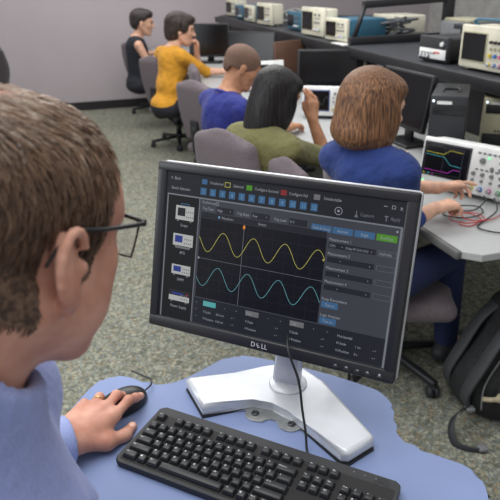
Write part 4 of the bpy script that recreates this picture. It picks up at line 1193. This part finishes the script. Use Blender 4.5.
# main oscilloscope in front of the woman in blue
W_, H_ = .416, .205
kn = [(.075, .155, .0125), (.155, .158, .008), (.18, .158, .008), (.12, .128, .008), (.16, .13, .011)]
kn += [(x, z, r) for x in (.045, .085, .125, .165) for z, r in ((.098, .0085), (.070, .0065))]
bt = [(.055 + .022 * i, .186, .013, .007, M_grey) for i in range(6)] + [(.055 + .022 * i, .118, .012, .006, M_grey) for i in range(6)] + [(.1, .17, .008, .008, uig)] + [(-.185, .022, .01, .006, uig)]
cn = [(x, .036, m) for x, m in zip((.045, .085, .125, .165), (col_y, col_b, col_p, col_g))]
box_inst('oscilloscope', 'white bench oscilloscope with three coloured traces that the woman in blue points at', 'oscilloscope', (.905, 2.545, .752 + .014), math.atan2(-.28, .24) + .06, W_, .15, H_, M_white, M_white, tiltx=8,
         screen=(-.192, .056, .015, .19), knobs=kn, buttons=bt, conns=cn, extras=traces, rim=M_blk2)
# small white scope on the middle desk
def scope_small(label, loc, rz, body=M_tek, face=M_white, w=.29, h=.155, d=.13, tilt=6, group='compact oscilloscopes along the bench', **k):
    kn = [(w * .12 + .026 * i, h * .52, .0065) for i in range(4)] + [(w * .15, h * .8, .009), (w * .33, h * .8, .009)]
    bt = [(w * .12 + .026 * i, h * .66, .012, .006, M_grey) for i in range(4)]
    cn = [(w * .12 + .028 * i, h * .26, m) for i, m in zip(range(4), (col_y, col_b, col_p, col_g))]
    return box_inst('oscilloscope', label, 'oscilloscope', loc, rz, w, d, h, body, face, tiltx=tilt, screen=(-w * .44, h * .24, w * .03, h * .88), knobs=kn, buttons=bt, conns=cn, extras=simple_trace, group=group, **k)
p = Vector((.60, 4.14, .752)); scope_small('white compact oscilloscope with blue sides beside the green-shirted woman', (.52, 4.12, .765), R(-14), rim=mat('scope_rim', srgb(70, 82, 128), .4), w=.33, h=.19)
scope_small('white oscilloscope half hidden behind the head of the man in the blue polo', (.165, 5.2, .765), R(18), w=.3, h=.22)

# ---- flat monitors under the shelf
def flat_monitor(label, c, yaw, w=.46, h=.29, tilt=6, zc=1.0):
    t = thing('desktop_monitor', label, 'monitor', (c[0], c[1], .752), yaw, 'black flat monitors on the bench')
    Rm = Matrix.Translation((0, 0, zc - .752)) @ Matrix.Rotation(R(-tilt), 4, 'X')
    bm = NB(); bx(bm, (0, .012, 0), (w, .03, h), bev=.006); bm.transform(Rm); obj('casing', bm, M_blk, t)
    bm = NB(); bx(bm, (0, -.0036, .004), (w - .03, .002, h - .036)); bm.transform(Rm); obj('screen', bm, M_screen, t)
    bm = NB(); bx(bm, (0, .035, 0), (w * .5, .03, h * .55), bev=.01); bm.transform(Rm); obj('back_shell', bm, M_blk2, t)
    bm = NB(); bx(bm, (0, .06, (zc - .752) / 2 + .01), (.07, .022, zc - .752), bev=.006); obj('stand_neck', bm, M_blk, t)
    bm = NB(); bx(bm, (0, .05, .009), (.24, .17, .016), bev=.007); obj('stand_base', bm, M_blk, t)
    return t
flat_monitor('black monitor with slim edge just behind the head of the woman in blue', (.850, 3.45), RA - PI / 2 + R(3), zc=1.005, w=.46, h=.30, tilt=9)
flat_monitor('black monitor above the small white oscilloscope in the middle of the bench', (.585, 4.65), R(-6), zc=.985, w=.44, h=.30)
flat_monitor('black monitor behind the man in the blue polo, beside the brown panel', (.045, 6.05), R(-20), zc=1.0, w=.46, h=.30)
flat_monitor('black monitor facing the yellow-shirted man', (-.395, 7.0), R(-8), zc=.99, w=.44, h=.34)

# ---- computer towers
def tower(label, loc, yaw, w=.18, d=.42, h=.4, m=M_blk, front=M_blk2, lamp=True):
    t = thing('computer_tower', label, 'computer', loc, yaw, None)
    bm = NB(); bx(bm, (0, d / 2 + .02, h / 2 + .006), (w, d, h), bev=.006); obj('case', bm, m, t)
    bm = NB(); bx(bm, (0, .01, h / 2 + .006), (w, .03, h), bev=.006); obj('front_bezel', bm, front, t)
    bm = NB(); bx(bm, (0, -.007, h * .84), (w * .86, .006, .045), bev=.002); obj('drive_bay', bm, M_blk, t)
    bm = NB(); bx(bm, (0, -.007, h * .24), (w * .9, .006, h * .38), bev=.002); obj('front_grille', bm, M_grey if False else M_blk, t)
    bm = NB(); bx(bm, (-.02, -.0075, h * .93), (w * .4, .003, .014)); obj('label', bm, M_white, t)
    bm = NB(); cyl(bm, (-w * .42, -.004, h * .95), (-w * .42, -.01, h * .95), .005, n=10); obj('power_light', bm, mat('led_white', (.8, .85, 1), .4, emit=((.7, .8, 1), 2.)), t)
    bm = NB(); tube(bm, [(-w * .2, .1, h + .006), (-w * .2, .16, h + .012), (w * .2, .16, h + .012), (w * .2, .1, h + .006)], .006, n=6, smooth=3); obj('top_handle', bm, M_steel, t)
    for i in range(5):
        bm = NB(); bx(bm, (-.02 + .016 * i, -.0065, h * .47), (.008, .004, .008)); obj('port', bm, M_steel, t)
    for s_ in (-1, 1): bm = NB(); bx(bm, (s_ * w * .4, d / 2, .004), (.02, d * .8, .01)); obj('foot', bm, M_steel, t)
    return t
tower('black computer tower with white label standing on the desk under the shelf', (.925, 2.885, .752), R(-20), w=.165, h=.36, d=.34)
tower('olive-beige computer tower behind the black one at the right edge', (1.27, 3.12, .752), R(-20), m=M_cream2, front=M_cream2, h=.30, d=.3)
c = RW(3.6, .86)
bm = NB(); bx(bm, (0, 0, .19), (.025, .34, .36), bev=.003); bx(bm, (.02, 0, .01), (.08, .36, .02), bev=.002)
bt_ = thing('divider_panel', 'brown laminate divider panel under the shelf between the two dark monitors', 'panel', (.36, 5.45, .752), RA + R(-68)); obj('panel', bm, M_brown, bt_)

# ---- on the shelves
FW = RA - PI / 2            # a front that looks out over the bench
def on_shelf(a, b, z=SHZ + .004): c = RW(a, b); return (c.x, c.y, z)
box_inst('power_supply', 'dark bench power supply with white lower panel on the shelf edge', 'power supply', on_shelf(1.36, .86), FW + R(6), .25, .26, .135, M_blk, M_blk2, panel=(-.115, .02, .115, .075, M_white), knobs=[(.085, .105, .014, M_white)], buttons=[(-.09 + .026 * i, .05, .016, .011, M_grey) for i in range(5)] + [(.04, .056, .05, .008, mat('red_display', srgb(200, 50, 40), .4))], conns=[(-.09 + .03 * i, .03, M_blk) for i in range(3)])
ck = [(.03 + .038 * i, .085, .010, m) for i, m in enumerate((col_y, col_b, col_p, col_g))] + [(.03 + .03 * i, .15, .0085, M_blk2) for i in range(5)] + [(.03 + .03 * i, .118, .007, M_cream2) for i in range(5)]
box_inst('oscilloscope', 'large cream oscilloscope with coloured knobs on the shelf at the right edge', 'oscilloscope', on_shelf(.90, .88, SHZ + .006), FW + R(4), .42, .2, .215, M_cream, M_cream, screen=(-.185, .05, -.01, .185), knobs=ck, conns=[(.03 + .038 * i, .04, m) for i, m in enumerate((col_y, col_b, col_p, col_g))], handle=M_tek, rim=M_cream2)
def shelf_scope(label, a, b, dyaw=0, **k): return scope_small(label, on_shelf(a, b), FW + R(dyaw), group='equipment on the long shelf', tilt=0, **k)
shelf_scope('cream upright oscilloscope with tall screen on the long shelf, left of the teal-cased one', 3.12, .84, 6, body=M_cream, face=M_cream, w=.38, h=.215, rim=M_cream2)
shelf_scope('cream-fronted instrument with long teal case on the long shelf, nearest the white paper', 2.66, .84, 8, face=M_cream, w=.30, h=.16, d=.36, rim=M_cream2)
shelf_scope('teal-cased instrument behind the upright cream oscilloscope on the long shelf', 3.75, .92, 0, face=M_tek, w=.34, h=.15, d=.34, rim=M_tek)
shelf_scope('cream oscilloscope near the middle of the long shelf, second behind the upright one', 4.42, .86, 6, body=M_cream, face=M_cream, w=.36, h=.20, rim=M_cream2)
shelf_scope('cream-fronted teal instrument half way to the far end of the long shelf', 4.95, .86, 0, face=M_cream, w=.34, h=.16, d=.34, rim=M_cream2)
shelf_scope('small teal instrument further along the long shelf', 5.45, .90, 0, face=M_tek, w=.32, h=.14, d=.3, rim=M_tek)
shelf_scope('cream oscilloscope close to the rounded far end of the long shelf', 5.95, .95, 6, body=M_cream, face=M_cream, w=.36, h=.18, rim=M_cream2)
shelf_scope('white instrument at the back of the long shelf above the teal case', 3.0, 1.42, 0, body=M_cream, face=M_cream, w=.34, h=.15, d=.3, rim=M_cream2)
# paper at the shelf corner
bm = NB(); bx(bm, (0, 0, .001), (.10, .22, .002)); bx(bm, (-.052, 0, -.022), (.003, .22, .045)); c = RW(2.52, .845)
tag(obj('paper', bm, M_white, None, (c.x, c.y, SHZ + .001), (0, 0, RA)), 'white sheet of paper hanging over the edge of the long shelf', 'paper')
# raised second tier at the far right with its instrument, grey machine
c = RW(1.55, 1.30)
t = thing('raised_shelf', 'short raised dark shelf above the back of the near shelf', 'shelf', (c.x, c.y, SHZ + .001), RA)
bm = NB(); bx(bm, (.16, -.35, .155), (.36, 1.2, .03), bev=.004); obj('shelf_board', bm, M_dark, t)
for y in (-.9, .2): bm = NB(); bx(bm, (.16, y, .07), (.3, .03, .14), bev=.003); obj('side_support', bm, M_steel, t)
box_inst('oscilloscope', 'cream oscilloscope on the raised dark shelf in the top right corner', 'oscilloscope', on_shelf(1.22, 1.36, SHZ + .178), FW, .36, .2, .20, M_cream, M_cream, screen=(-.16, .05, .01, .17), knobs=ck[4:], rim=M_cream2, handle=M_tek)
c = RW(2.12, 1.52)
t = thing('grey_printer', 'low grey machine at the back of the shelf beside the black frame post', 'printer', (c.x, c.y, SHZ + .002), RA - PI / 2)
bm = NB(); bx(bm, (0, .1, .08), (.34, .24, .15), bev=.015); obj('case', bm, M_grey, t)
bm = NB(); bx(bm, (0, .1, .163), (.30, .2, .02), bev=.006); obj('lid', bm, M_cream2, t)
# wall sockets and cable clutter below and on the shelves
for i, (a, b) in enumerate(((2.55, 1.035), (4.1, 1.035), (1.9, 1.035))):
    c = RW(a, b); t = thing('power_socket', 'beige double power socket on the dark panel under the shelf', 'socket', (c.x, c.y, .93), RA, 'beige sockets under the shelf')
    bm = NB(); bx(bm, (-.008, 0, 0), (.014, .12, .17), bev=.003); obj('cover_plate', bm, M_cream2, t)
    for z in (-.035, .035): bm = NB(); bx(bm, (-.018, 0, z), (.006, .04, .03), bev=.002); obj('outlet', bm, M_blk2, t)
rng_ = random.Random(5)
def messy(a0, b0, z0, sa, sb, n, r, seedv, rise=.06):
    q = random.Random(seedv); pts = []
    for i in range(n):
        c = RW(a0 + q.uniform(-sa, sa), b0 + q.uniform(-sb, sb), z0 + r + q.uniform(0, rise)); pts.append(tuple(c))
    bm = NB(); tube(bm, pts, r, n=6, smooth=5); return bm
tag(obj('cable_bundle', messy(2.75, 1.25, SHZ, .25, .25, 26, .010, 1, .16), mat('grey_cable', srgb(92, 94, 98), .5)), 'tangle of grey cables heaped on the shelf behind the black frame', 'cable')
tag(obj('cable_bundle', messy(3.25, 1.2, SHZ, .3, .2, 22, .008, 2, .14), M_blk2), 'tangle of dark cables on the shelf behind the cream and teal instruments', 'cable')
tag(obj('cable_bundle', messy(4.4, 1.25, SHZ, .5, .15, 22, .008, 3, .12), mat('pale_cable', srgb(176, 176, 170), .5)), 'pale cables heaped behind the cream oscilloscope mid shelf', 'cable')
tag(obj('cable_bundle', messy(.35, .72, .752, .35, .16, 16, .005, 4, .05), M_blk), 'black cables piled on the desk behind the white oscilloscope', 'cable')
tag(obj('cable_bundle', messy(1.0, .42, .752, .16, .10, 9, .003, 6, .012), M_blk), 'thin black cord curled on the desk beside the white adapter', 'cable')
# small white adapter and black phone near the head of the woman in blue
t = thing('power_adapter', 'white power adapter block with orange light on the desk beside the black tower', 'adapter', (.76, 3.08, .752), R(30))
bm = NB(); bx(bm, (0, 0, .022), (.13, .07, .04), bev=.008); obj('case', bm, M_white, t)
bm = NB(); cyl(bm, (.05, 0, .042), (.05, 0, .047), .007, n=10); obj('indicator_light', bm, mat('orange_led', (.9, .35, .02), .4, emit=((1, .4, .03), 2.)), t)
tag(obj('computer_mouse', (lambda s: np_mesh('m', *s.mesh(.004), [M_blk]))(Sdf().ell((0, 0, .012), (.052, .03, .022))), None, None, (.70, 2.90, .752), (0, 0, R(60))), 'small black mouse on the grey desk behind the woman in blue', 'mouse')
# probe leads in front of the scope
def W3(px): return [tuple(p) for p in px]
red = NB(); Zd = .7545
tube(red, [(.80, 2.22, Zd), (.84, 2.20, Zd), (.90, 2.26, Zd + .004), (.87, 2.33, Zd + .002), (.80, 2.32, Zd + .004), (.78, 2.25, Zd + .006), (.83, 2.21, Zd + .008), (.91, 2.25, Zd + .004), (.90, 2.31, Zd + .008), (.84, 2.31, Zd + .010), (.84, 2.24, Zd + .01), (.93, 2.25, Zd + .004), (1.03, 2.34, Zd), (1.16, 2.42, Zd)], .0022, n=6, smooth=6)
tag(obj('test_lead', red, mat('red_lead', srgb(188, 44, 44), .4)), 'looped thin red test lead lying on the desk before the oscilloscope', 'cable')
for k, (pts, lb) in enumerate((([(.97, 2.44, .79), (.95, 2.38, .785), (.90, 2.36, .757), (.80, 2.36, .757), (.77, 2.31, .758), (.84, 2.27, .76), (.92, 2.31, .762), (.93, 2.38, .764), (.86, 2.40, .764), (.72, 2.40, .757)], 'black probe lead coiled just below the white oscilloscope'), ([(1.0, 2.41, .79), (.99, 2.34, .765), (.93, 2.27, .757), (.86, 2.18, .757), (.93, 2.12, .757), (1.06, 2.14, .757), (1.12, 2.22, .757)], 'black lead curving from the oscilloscope toward the desk end'))):
    bm = NB(); tube(bm, pts, .0030, n=6, smooth=7); tag(obj('probe_lead', bm, M_blk), lb, 'cable')

def ribbon(bm, pts, wd, th, side):
    side = Vector(side).normalized(); rings = []
    for i, p in enumerate(pts):
        d = (pts[min(i + 1, len(pts) - 1)] - pts[max(i - 1, 0)]).normalized(); sd = (side - d * side.dot(d)).normalized(); n = d.cross(sd)
        rings.append([bm.verts.new(p + sd * a * wd / 2 + n * b * th / 2) for a, b in ((-1, -.4), (-.85, 1), (.85, 1), (1, -.4), (.85, -1), (-.85, -1))])
    for A, B in zip(rings, rings[1:]):
        for k in range(6): f = bm.faces.new((A[k], A[(k + 1) % 6], B[(k + 1) % 6], B[k])); f.smooth = True
    bm.faces.new(rings[0][::-1]); bm.faces.new(rings[-1])
# ================================================================== backpack
def backpack():
    t = thing('backpack', 'black backpack with beige trim leaning on the floor at the right edge', 'backpack', (.985, 2.10, 0), R(8))
    M_nyl = mat('black_nylon', srgb(30, 31, 33), .7, noise=(300, .25), bump=(14, .8, .02)); M_ny2 = mat('dark_grey_nylon', srgb(56, 57, 60), .65, noise=(300, .2)); M_bge = mat('beige_mesh_trim', srgb(158, 148, 124), .8, noise=(90, .2))
    Mb = rotm('Y', 28)
    c = V3(.03, 0, .235)
    s = Sdf(); s.box(c, (.125, .14, .25), Mb, rr=.08, k=.03); s.ell(c + Mb @ V3(0, 0, -.09), (.15, .155, .16), Mb, k=.05)
    s.box(c + Mb @ V3(-.09, 0, .02), (.05, .12, .2), Mb, rr=.045, k=.03)
    s.box(V3(0, 0, -.1 + .003), (.6, .6, .1), rr=.001, k=.02, mode='s')
    sdf_obj('main_bag', s, .009, [M_nyl], t)
    s = Sdf(); s.ell(c + Mb @ V3(.02, -.135, -.06), (.10, .05, .14), Mb, k=.03); s.box(V3(0, 0, -.1 + .004), (.6, .6, .1), rr=.001, k=.01, mode='s'); sdf_obj('front_pocket', s, .008, [M_nyl], t)
    s = Sdf(); s.box(c + Mb @ V3(.03, -.10, .17), (.10, .07, .07), Mb, rr=.05, k=.03); sdf_obj('top_flap', s, .008, [M_ny2], t)
    def P(x, y, z): return tuple(c + Mb @ V3(x, y, z))
    bm = NB(); tube(bm, [P(-.105, -.150, -.15), P(-.07, -.182, -.11), P(-.01, -.196, -.02), P(.03, -.18, .09)], [.010, .020, .020, .010], n=8, smooth=6); tube(bm, [P(.06, -.17, -.17), P(.10, -.165, -.08), P(.125, -.14, .02)], [.008, .014, .008], n=8, smooth=6); obj('beige_trim', bm, M_bge, t)
    for y, nm in ((-.10, 'shoulder_strap'), (.06, 'shoulder_strap')):
        bm = NB()
        pts = catmull([P(-.11, y, .20), P(-.165, y - .01, .10), P(-.17, y - .02, -.05), P(-.155, y - .01, -.16), P(-.115, y, -.215)], 6)
        ribbon(bm, pts, .06, .014, Mb @ V3(0, 1, 0))
        obj(nm, bm, M_ny2, t)
    bm = NB(); loop = catmull([(-.17, -.12, .10), (-.235, -.15, .09), (-.262, -.18, .05), (-.255, -.22, .012), (-.215, -.255, .008), (-.17, -.27, .010)], 6)
    ribbon(bm, loop, .034, .004, (.5, -.3, .9))
    obj('loose_strap', bm, M_blk2, t)
    for p, nm in (((-.17, -.262, .018), 'strap_buckle'), ((-.168, -.13, .095), 'strap_buckle'), (P(-.02, -.165, .10), 'strap_buckle')):
        bm = NB(); bx(bm, p, (.036, .028, .016), bev=.004); obj(nm, bm, M_grey if nm else M_blk, t)
    bm = NB(); tube(bm, [P(-.11, -.12, .2), P(-.125, -.13, .05), P(-.12, -.135, -.1), P(-.07, -.14, -.2)], .0035, n=6, smooth=6); tube(bm, [P(.02, -.17, .09), P(.05, -.155, -.02), P(.05, -.15, -.12)], .0035, n=6, smooth=6); obj('zipper', bm, M_grey, t)
    bm = NB(); tube(bm, [P(-.03, -.03, .24), P(-.02, -.03, .30), P(.03, -.03, .31), P(.05, -.03, .25)], .009, n=8, smooth=5); obj('carry_handle', bm, M_ny2, t)
backpack()
# left edge of the picture
t = thing('shoulder_bag', 'rounded white bag resting beside the chair at the left edge', 'bag', (-2.29, 6.30, 0), 0)
s = Sdf(); s.ell((0, 0, .47), (.13, .12, .10), k=.03); sdf_obj('bag_body', s, .014, [mat('white_leather', srgb(226, 226, 222), .5)], t)
bm = NB(); tube(bm, [(-.08, .05, .54), (-.06, .07, .60), (.06, .07, .60), (.08, .05, .54)], .010, n=8, smooth=5); obj('strap', bm, mat('white_strap', srgb(205, 205, 200), .5), t)
bm = NB(); bx(bm, (0, 0, .19), (.42, .36, .38), bev=.01)
tag(obj('side_table', bm, M_blk2, None, (-2.29, 6.30, 0)), 'low dark stand under the white bag at the left edge', 'table')
def hc_world(px, py, b):
    return None
RZ = lambda yaw: RA + R(yaw)
def put(hw, yaw_body, hx, hy, hz):
    """root location so that a head at local (hx,hy,hz) lands at world hw (x,y) ; returns loc, scale-free z"""
    rz = R(yaw_body); q = Matrix.Rotation(rz, 3, 'Z') @ Vector((hx, hy, 0))
    return (hw[0] - q.x, hw[1] - q.y, 0), rz
M_den = mat('blue_denim', srgb(36, 46, 82), .9, noise=(160, .2)); M_denb = mat('dark_trousers', srgb(38, 38, 46), .9); M_tan = mat('tan_trousers', srgb(120, 108, 92), .9)
def shirtm(n, c, k=.16): return mat(n, srgb(*c), .9, noise=(9, .1), bump=(11, 1., .035), sheen=.06)

# ---- woman in blue
loc, rz = put((.434, 2.187), 45, .06, 0, 0)
f = lambda x, y, z: loc_in(loc, rz, (x, y, z))
wl = f(.745, 2.345, .86); wr = f(.70, 2.215, .822)
def hair_bw(s, P, M, k):
    S = lambda p, r, kk=.02: s.ell(P(*p), np.array(r) * k, M, k=kk)
    S((-.018, 0, .046), (.104, .084, .089)); S((-.036, 0, -.02), (.086, .089, .10), .04); S((-.046, 0, -.082), (.072, .089, .052), .04)
    S((.02, .055, -.04), (.055, .04, .09), .03); S((.02, -.055, -.04), (.055, .04, .09), .03); S((.045, 0, .075), (.055, .068, .04), .03)
    s.ell(P(.11, 0, -.03), np.array((.062, .062, .11)) * k, M, k=.015, mode='s')
M_bob = strand_mat('brown_bob_hair', (74, 50, 36), (152, 108, 74), (190, 190, 6))
bw = person('woman with a brown bob in a blue long-sleeved top pointing at the oscilloscope', loc, rz, (.06, 0, 1.205), hyaw=-24, hpitch=12, sc=1.08, skinm=SK_fair, shirt=shirtm('royal_blue_top', (34, 54, 112)), shirt_name='blouse', trousers=M_den, shoe=M_blk2,
       arms=dict(l=dict(e=f(.47, 2.47, .84), w=wl, d=(f(.90, 2.40, .86)[0] - wl[0], f(.90, 2.40, .86)[1] - wl[1], .0), curl=(12, 45, 62, 70), n=f(loc[0] - .2, loc[1] + .55, .75), t=(0, -.3, 1.)),
                 r=dict(e=f(.56, 2.13, .785), w=wr, d=(f(.84, 2.26, .83)[0] - wr[0], f(.84, 2.26, .83)[1] - wr[1], .02), curl=(70, 75, 80, 80), t=(.2, .8, .5))),
       sleeves=1.45, chest=(.05, -.01, .935), hair=hair_bw, hairm=M_bob, sh_w=.152, torso_r=.85, h=.0055, legs=dict(r=dict(k=(.50, -.14, .55), a=(.52, -.16, .11)), l=dict(k=(.46, .10, .54), a=(.34, .08, .11))))
# ---- woman in the olive shirt
loc, rz = put((.135, 2.93), 40, .10, 0, 0)
f = lambda x, y, z: loc_in(loc, rz, (x, y, z))
def hair_gw(s, P, M, k):
    S = lambda p, r, kk=.02: s.ell(P(*p), np.array(r) * k, M, k=kk)
    S((-.02, 0, .045), (.102, .082, .083)); S((-.035, 0, -.03), (.083, .086, .10), .04); S((-.035, .005, -.12), (.06, .088, .09), .05); S((-.01, .01, -.19), (.045, .078, .06), .05)
    S((-.01, .045, -.22), (.03, .03, .05), .04); S((-.01, -.05, -.21), (.03, .03, .05), .04); S((.03, .065, -.06), (.05, .03, .11), .03); S((.02, -.07, -.05), (.045, .03, .10), .03); S((.05, 0, .07), (.05, .066, .04), .03)
    s.ell(P(.115, 0, -.03), np.array((.062, .058, .11)) * k, M, k=.015, mode='s')
M_long = strand_mat('long_black_hair', (14, 12, 14), (40, 36, 38), (110, 110, 6), .4)
we = f(.44, 3.02, .80)
person('woman with long black hair in an olive green shirt, her hand held to her face', loc, rz, (.10, .0, 1.12), hyaw=-6, hpitch=22, hroll=4, sc=1.08, skinm=SK_tan, shirt=shirtm('olive_shirt', (112, 110, 70)), trousers=M_denb, shoe=M_blk2,
       arms=dict(r=dict(e=f(.385, 3.02, .80), w=f(.315, 3.03, .985), d=(.1, .1, 1.), n=(0, -1, .2), t=(-.6, -.1, 0), curl=(20, 25, 30, 35)), l=dict(e=f(.02, 3.20, .78), w=f(.20, 3.36, .79))),
       sleeves=.85, pelvis=(0, 0, .53), chest=(.02, 0, .845), hair=hair_gw, hairm=M_long, sh_w=.19, h=.0065, torso_r=1.18)
# ---- man in the blue polo
loc, rz = put((-.033, 3.672), 30, .14, 0, 0)
f = lambda x, y, z: loc_in(loc, rz, (x, y, z))
def hair_bm(s, P, M, k):
    S = lambda p, r, kk=.02: s.ell(P(*p), np.array(r) * k, M, k=kk)
    S((-.0135, 0, .047), (.0990, .0770, .0830)); S((.014, 0, .035), (.083, .0705, .0765)); S((-.03, 0, .0), (.075, .069, .06), .02)
    s.ell(P(.13, 0, -.015), np.array((.082, .1, .09)) * k, M, k=.004, mode='s'); s.box(P(.03, 0, -.06), np.array((.1, .12, .055)) * k, M, rr=.01, k=.01, mode='s')
    for y in (-1, 1): s.ell(P(.0, y * .085, .0), np.array((.025, .02, .038)) * k, M, k=.004, mode='s')
M_buzz = mat('buzz_cut', srgb(104, 80, 68), .8, noise=(200, .3))
M_polo = shirtm('royal_blue_polo', (34, 42, 118))
person('man with a buzz cut in a royal blue polo, head bowed', loc, rz, (.14, 0, 1.145), hyaw=-22, hpitch=26, sc=1.03, skinm=SK_tan, shirt=M_polo, shirt_name='polo_shirt', trousers=mat('grey_jeans', srgb(86, 92, 104), .9), shoe=M_blk2,
       arms=dict(r=dict(e=(.14, -.25, .80), w=(.40, -.12, .80)), l=dict(e=(.18, .26, .80), w=(.42, .12, .80))), sleeves=.78, pelvis=(0, 0, .53), chest=(.04, 0, .875), hair=hair_bm, hairm=M_buzz, sh_w=.215, h=.0065, torso_r=1.25, collar=M_polo, hdh=.005)
# ---- man in yellow
loc, rz = put((-.61, 6.10), 38, .16, 0, 0)
def hair_ym(s, P, M, k):
    S = lambda p, r, kk=.02: s.ell(P(*p), np.array(r) * k, M, k=kk)
    S((-.02, 0, .055), (.108, .09, .09)); S((-.045, 0, -.005), (.08, .084, .075), .03); S((-.06, 0, -.05), (.05, .07, .035), .03); S((.055, 0, .09), (.055, .065, .035), .03)
    S((.03, .07, .03), (.03, .018, .04)); S((.03, -.07, .03), (.03, .018, .04))
    s.ell(P(.12, 0, -.02), np.array((.062, .09, .085)) * k, M, k=.01, mode='s')
M_mop = strand_mat('dark_brown_mop', (26, 20, 20), (70, 56, 50), (90, 90, 30))
person('man with shaggy dark hair in a mustard yellow sweater resting his chin on his hand', loc, rz, (.16, 0, 1.16), hyaw=-32, hpitch=8, sc=1.2, skinm=SK_fair, shirt=shirtm('mustard_sweater', (206, 146, 42)), shirt_name='sweater', trousers=M_denb, shoe=M_blk2,
       arms=dict(r=dict(e=(.30, -.20, .80), w=(.50, -.36, .80)), l=dict(e=(.36, .02, .80), w=(.30, -.05, .97), d=(-.05, -.1, 1), n=(1, 0, 0), t=(0, -1, 0), curl=(60, 65, 70, 70))), sleeves=1.12, chest=(.06, 0, .88), pelvis=(-.04, 0, .52), hair=hair_ym, hairm=M_mop, sh_w=.20, h=.008, torso_r=1.12)
# ---- woman in black at the back
loc, rz = put((-1.152, 7.35), 20, .10, 0, 0)
def hair_kw(s, P, M, k):
    S = lambda p, r, kk=.02: s.ell(P(*p), np.array(r) * k, M, k=kk)
    S((-.018, 0, .055), (.105, .084, .088)); S((-.045, 0, -.0), (.07, .075, .06), .03); S((.05, 0, .095), (.05, .06, .035), .03)
    s.ell(P(.12, 0, -.02), np.array((.065, .09, .085)) * k, M, k=.01, mode='s'); s.box(P(.05, 0, -.06), np.array((.09, .12, .055)) * k, M, rr=.01, k=.01, mode='s')
    for y in (-1, 1): s.ell(P(.0, y * .085, .0), np.array((.025, .02, .038)) * k, M, k=.004, mode='s')
M_crop = strand_mat('dark_cropped_hair', (26, 22, 22), (66, 56, 54), (80, 80, 80))
person('woman with short dark hair in a black sleeveless top by the back wall', loc, rz, (.10, 0, 1.14), hyaw=-14, hpitch=6, sc=1.16, skinm=SK_fair, shirt=mat('black_top', srgb(32, 34, 42), .85), shirt_name='top', trousers=M_denb, shoe=M_blk2,
       arms=dict(r=dict(e=(.08, -.21, .78), w=(.32, -.16, .80)), l=dict(e=(.12, .2, .80), w=(.38, .12, .80))), sleeves=0, pelvis=(0, 0, .52), chest=(.02, 0, .86), hair=hair_kw, hairm=M_crop, sh_w=.17, h=.008, torso_r=1.1)

# ---- person at the left edge
c = (-2.50, 6.42, 0)
person('person in a dark green top cut off by the left edge of the picture', c, R(200), (.1, 0, 1.2), sc=1.1, skinm=SK_fair, shirt=mat('dark_green_top', srgb(30, 56, 48), .9), trousers=M_denb, chest=(.03, 0, .92), sleeves=.9, h=.009,
       hair=hair_kw, hairm=M_crop)
# ================================================================== light and camera
w = bpy.data.worlds.new('world'); SC.world = w; w.use_nodes = True
bg = w.node_tree.nodes['Background']; bg.inputs[0].default_value = (.95, .97, 1., 1); bg.inputs[1].default_value = .62
def area(name, loc, size, power, rot=(0, 0, 0), col=(1, 1, 1)):
    l = bpy.data.lights.new(name, 'AREA'); l.shape = 'RECTANGLE'; l.size, l.size_y = size; l.energy = power; l.color = col
    o = bpy.data.objects.new(name, l); COL.objects.link(o); o.location = loc; o.rotation_euler = rot; return o
area('ceiling_light_front', (-.5, 1.2, 2.75), (1.6, 2.2), 42, col=(1, .985, .96))
area('ceiling_light_middle', (-.2, 4.2, 2.75), (2.2, 1.6), 62, col=(1, .985, .96))
area('ceiling_light_back', (-1.4, 6.9, 2.75), (3.0, 1.4), 46, col=(1, .98, .96))
area('ceiling_light_right', (2.4, 2.8, 2.75), (1.4, 2.4), 16, col=(1, .985, .96))
area('left_fill_light', (-3.4, 1.0, 2.0), (1.6, 1.8), 40, rot=(0, R(-70), 0), col=(.92, .96, 1))  # cool fill lamp added at left to brighten that side; no window modelled
cam = bpy.data.cameras.new('camera'); co = bpy.data.objects.new('camera', cam); COL.objects.link(co)
cam.sensor_width = 36.; cam.sensor_fit = 'HORIZONTAL'; cam.lens = 36. * CF / 500.
co.matrix_world = Matrix(((_rt2.x, _up2.x, -_fw.x, 0), (_rt2.y, _up2.y, -_fw.y, 0), (_rt2.z, _up2.z, -_fw.z, CH), (0, 0, 0, 1)))
cam.clip_start = .02; cam.clip_end = 60
cam.dof.use_dof = True; cam.dof.focus_distance = 1.12; cam.dof.aperture_fstop = 9.
SC.camera = co
SC.view_settings.view_transform = 'Standard'; SC.view_settings.look = 'None'; SC.view_settings.exposure = .0
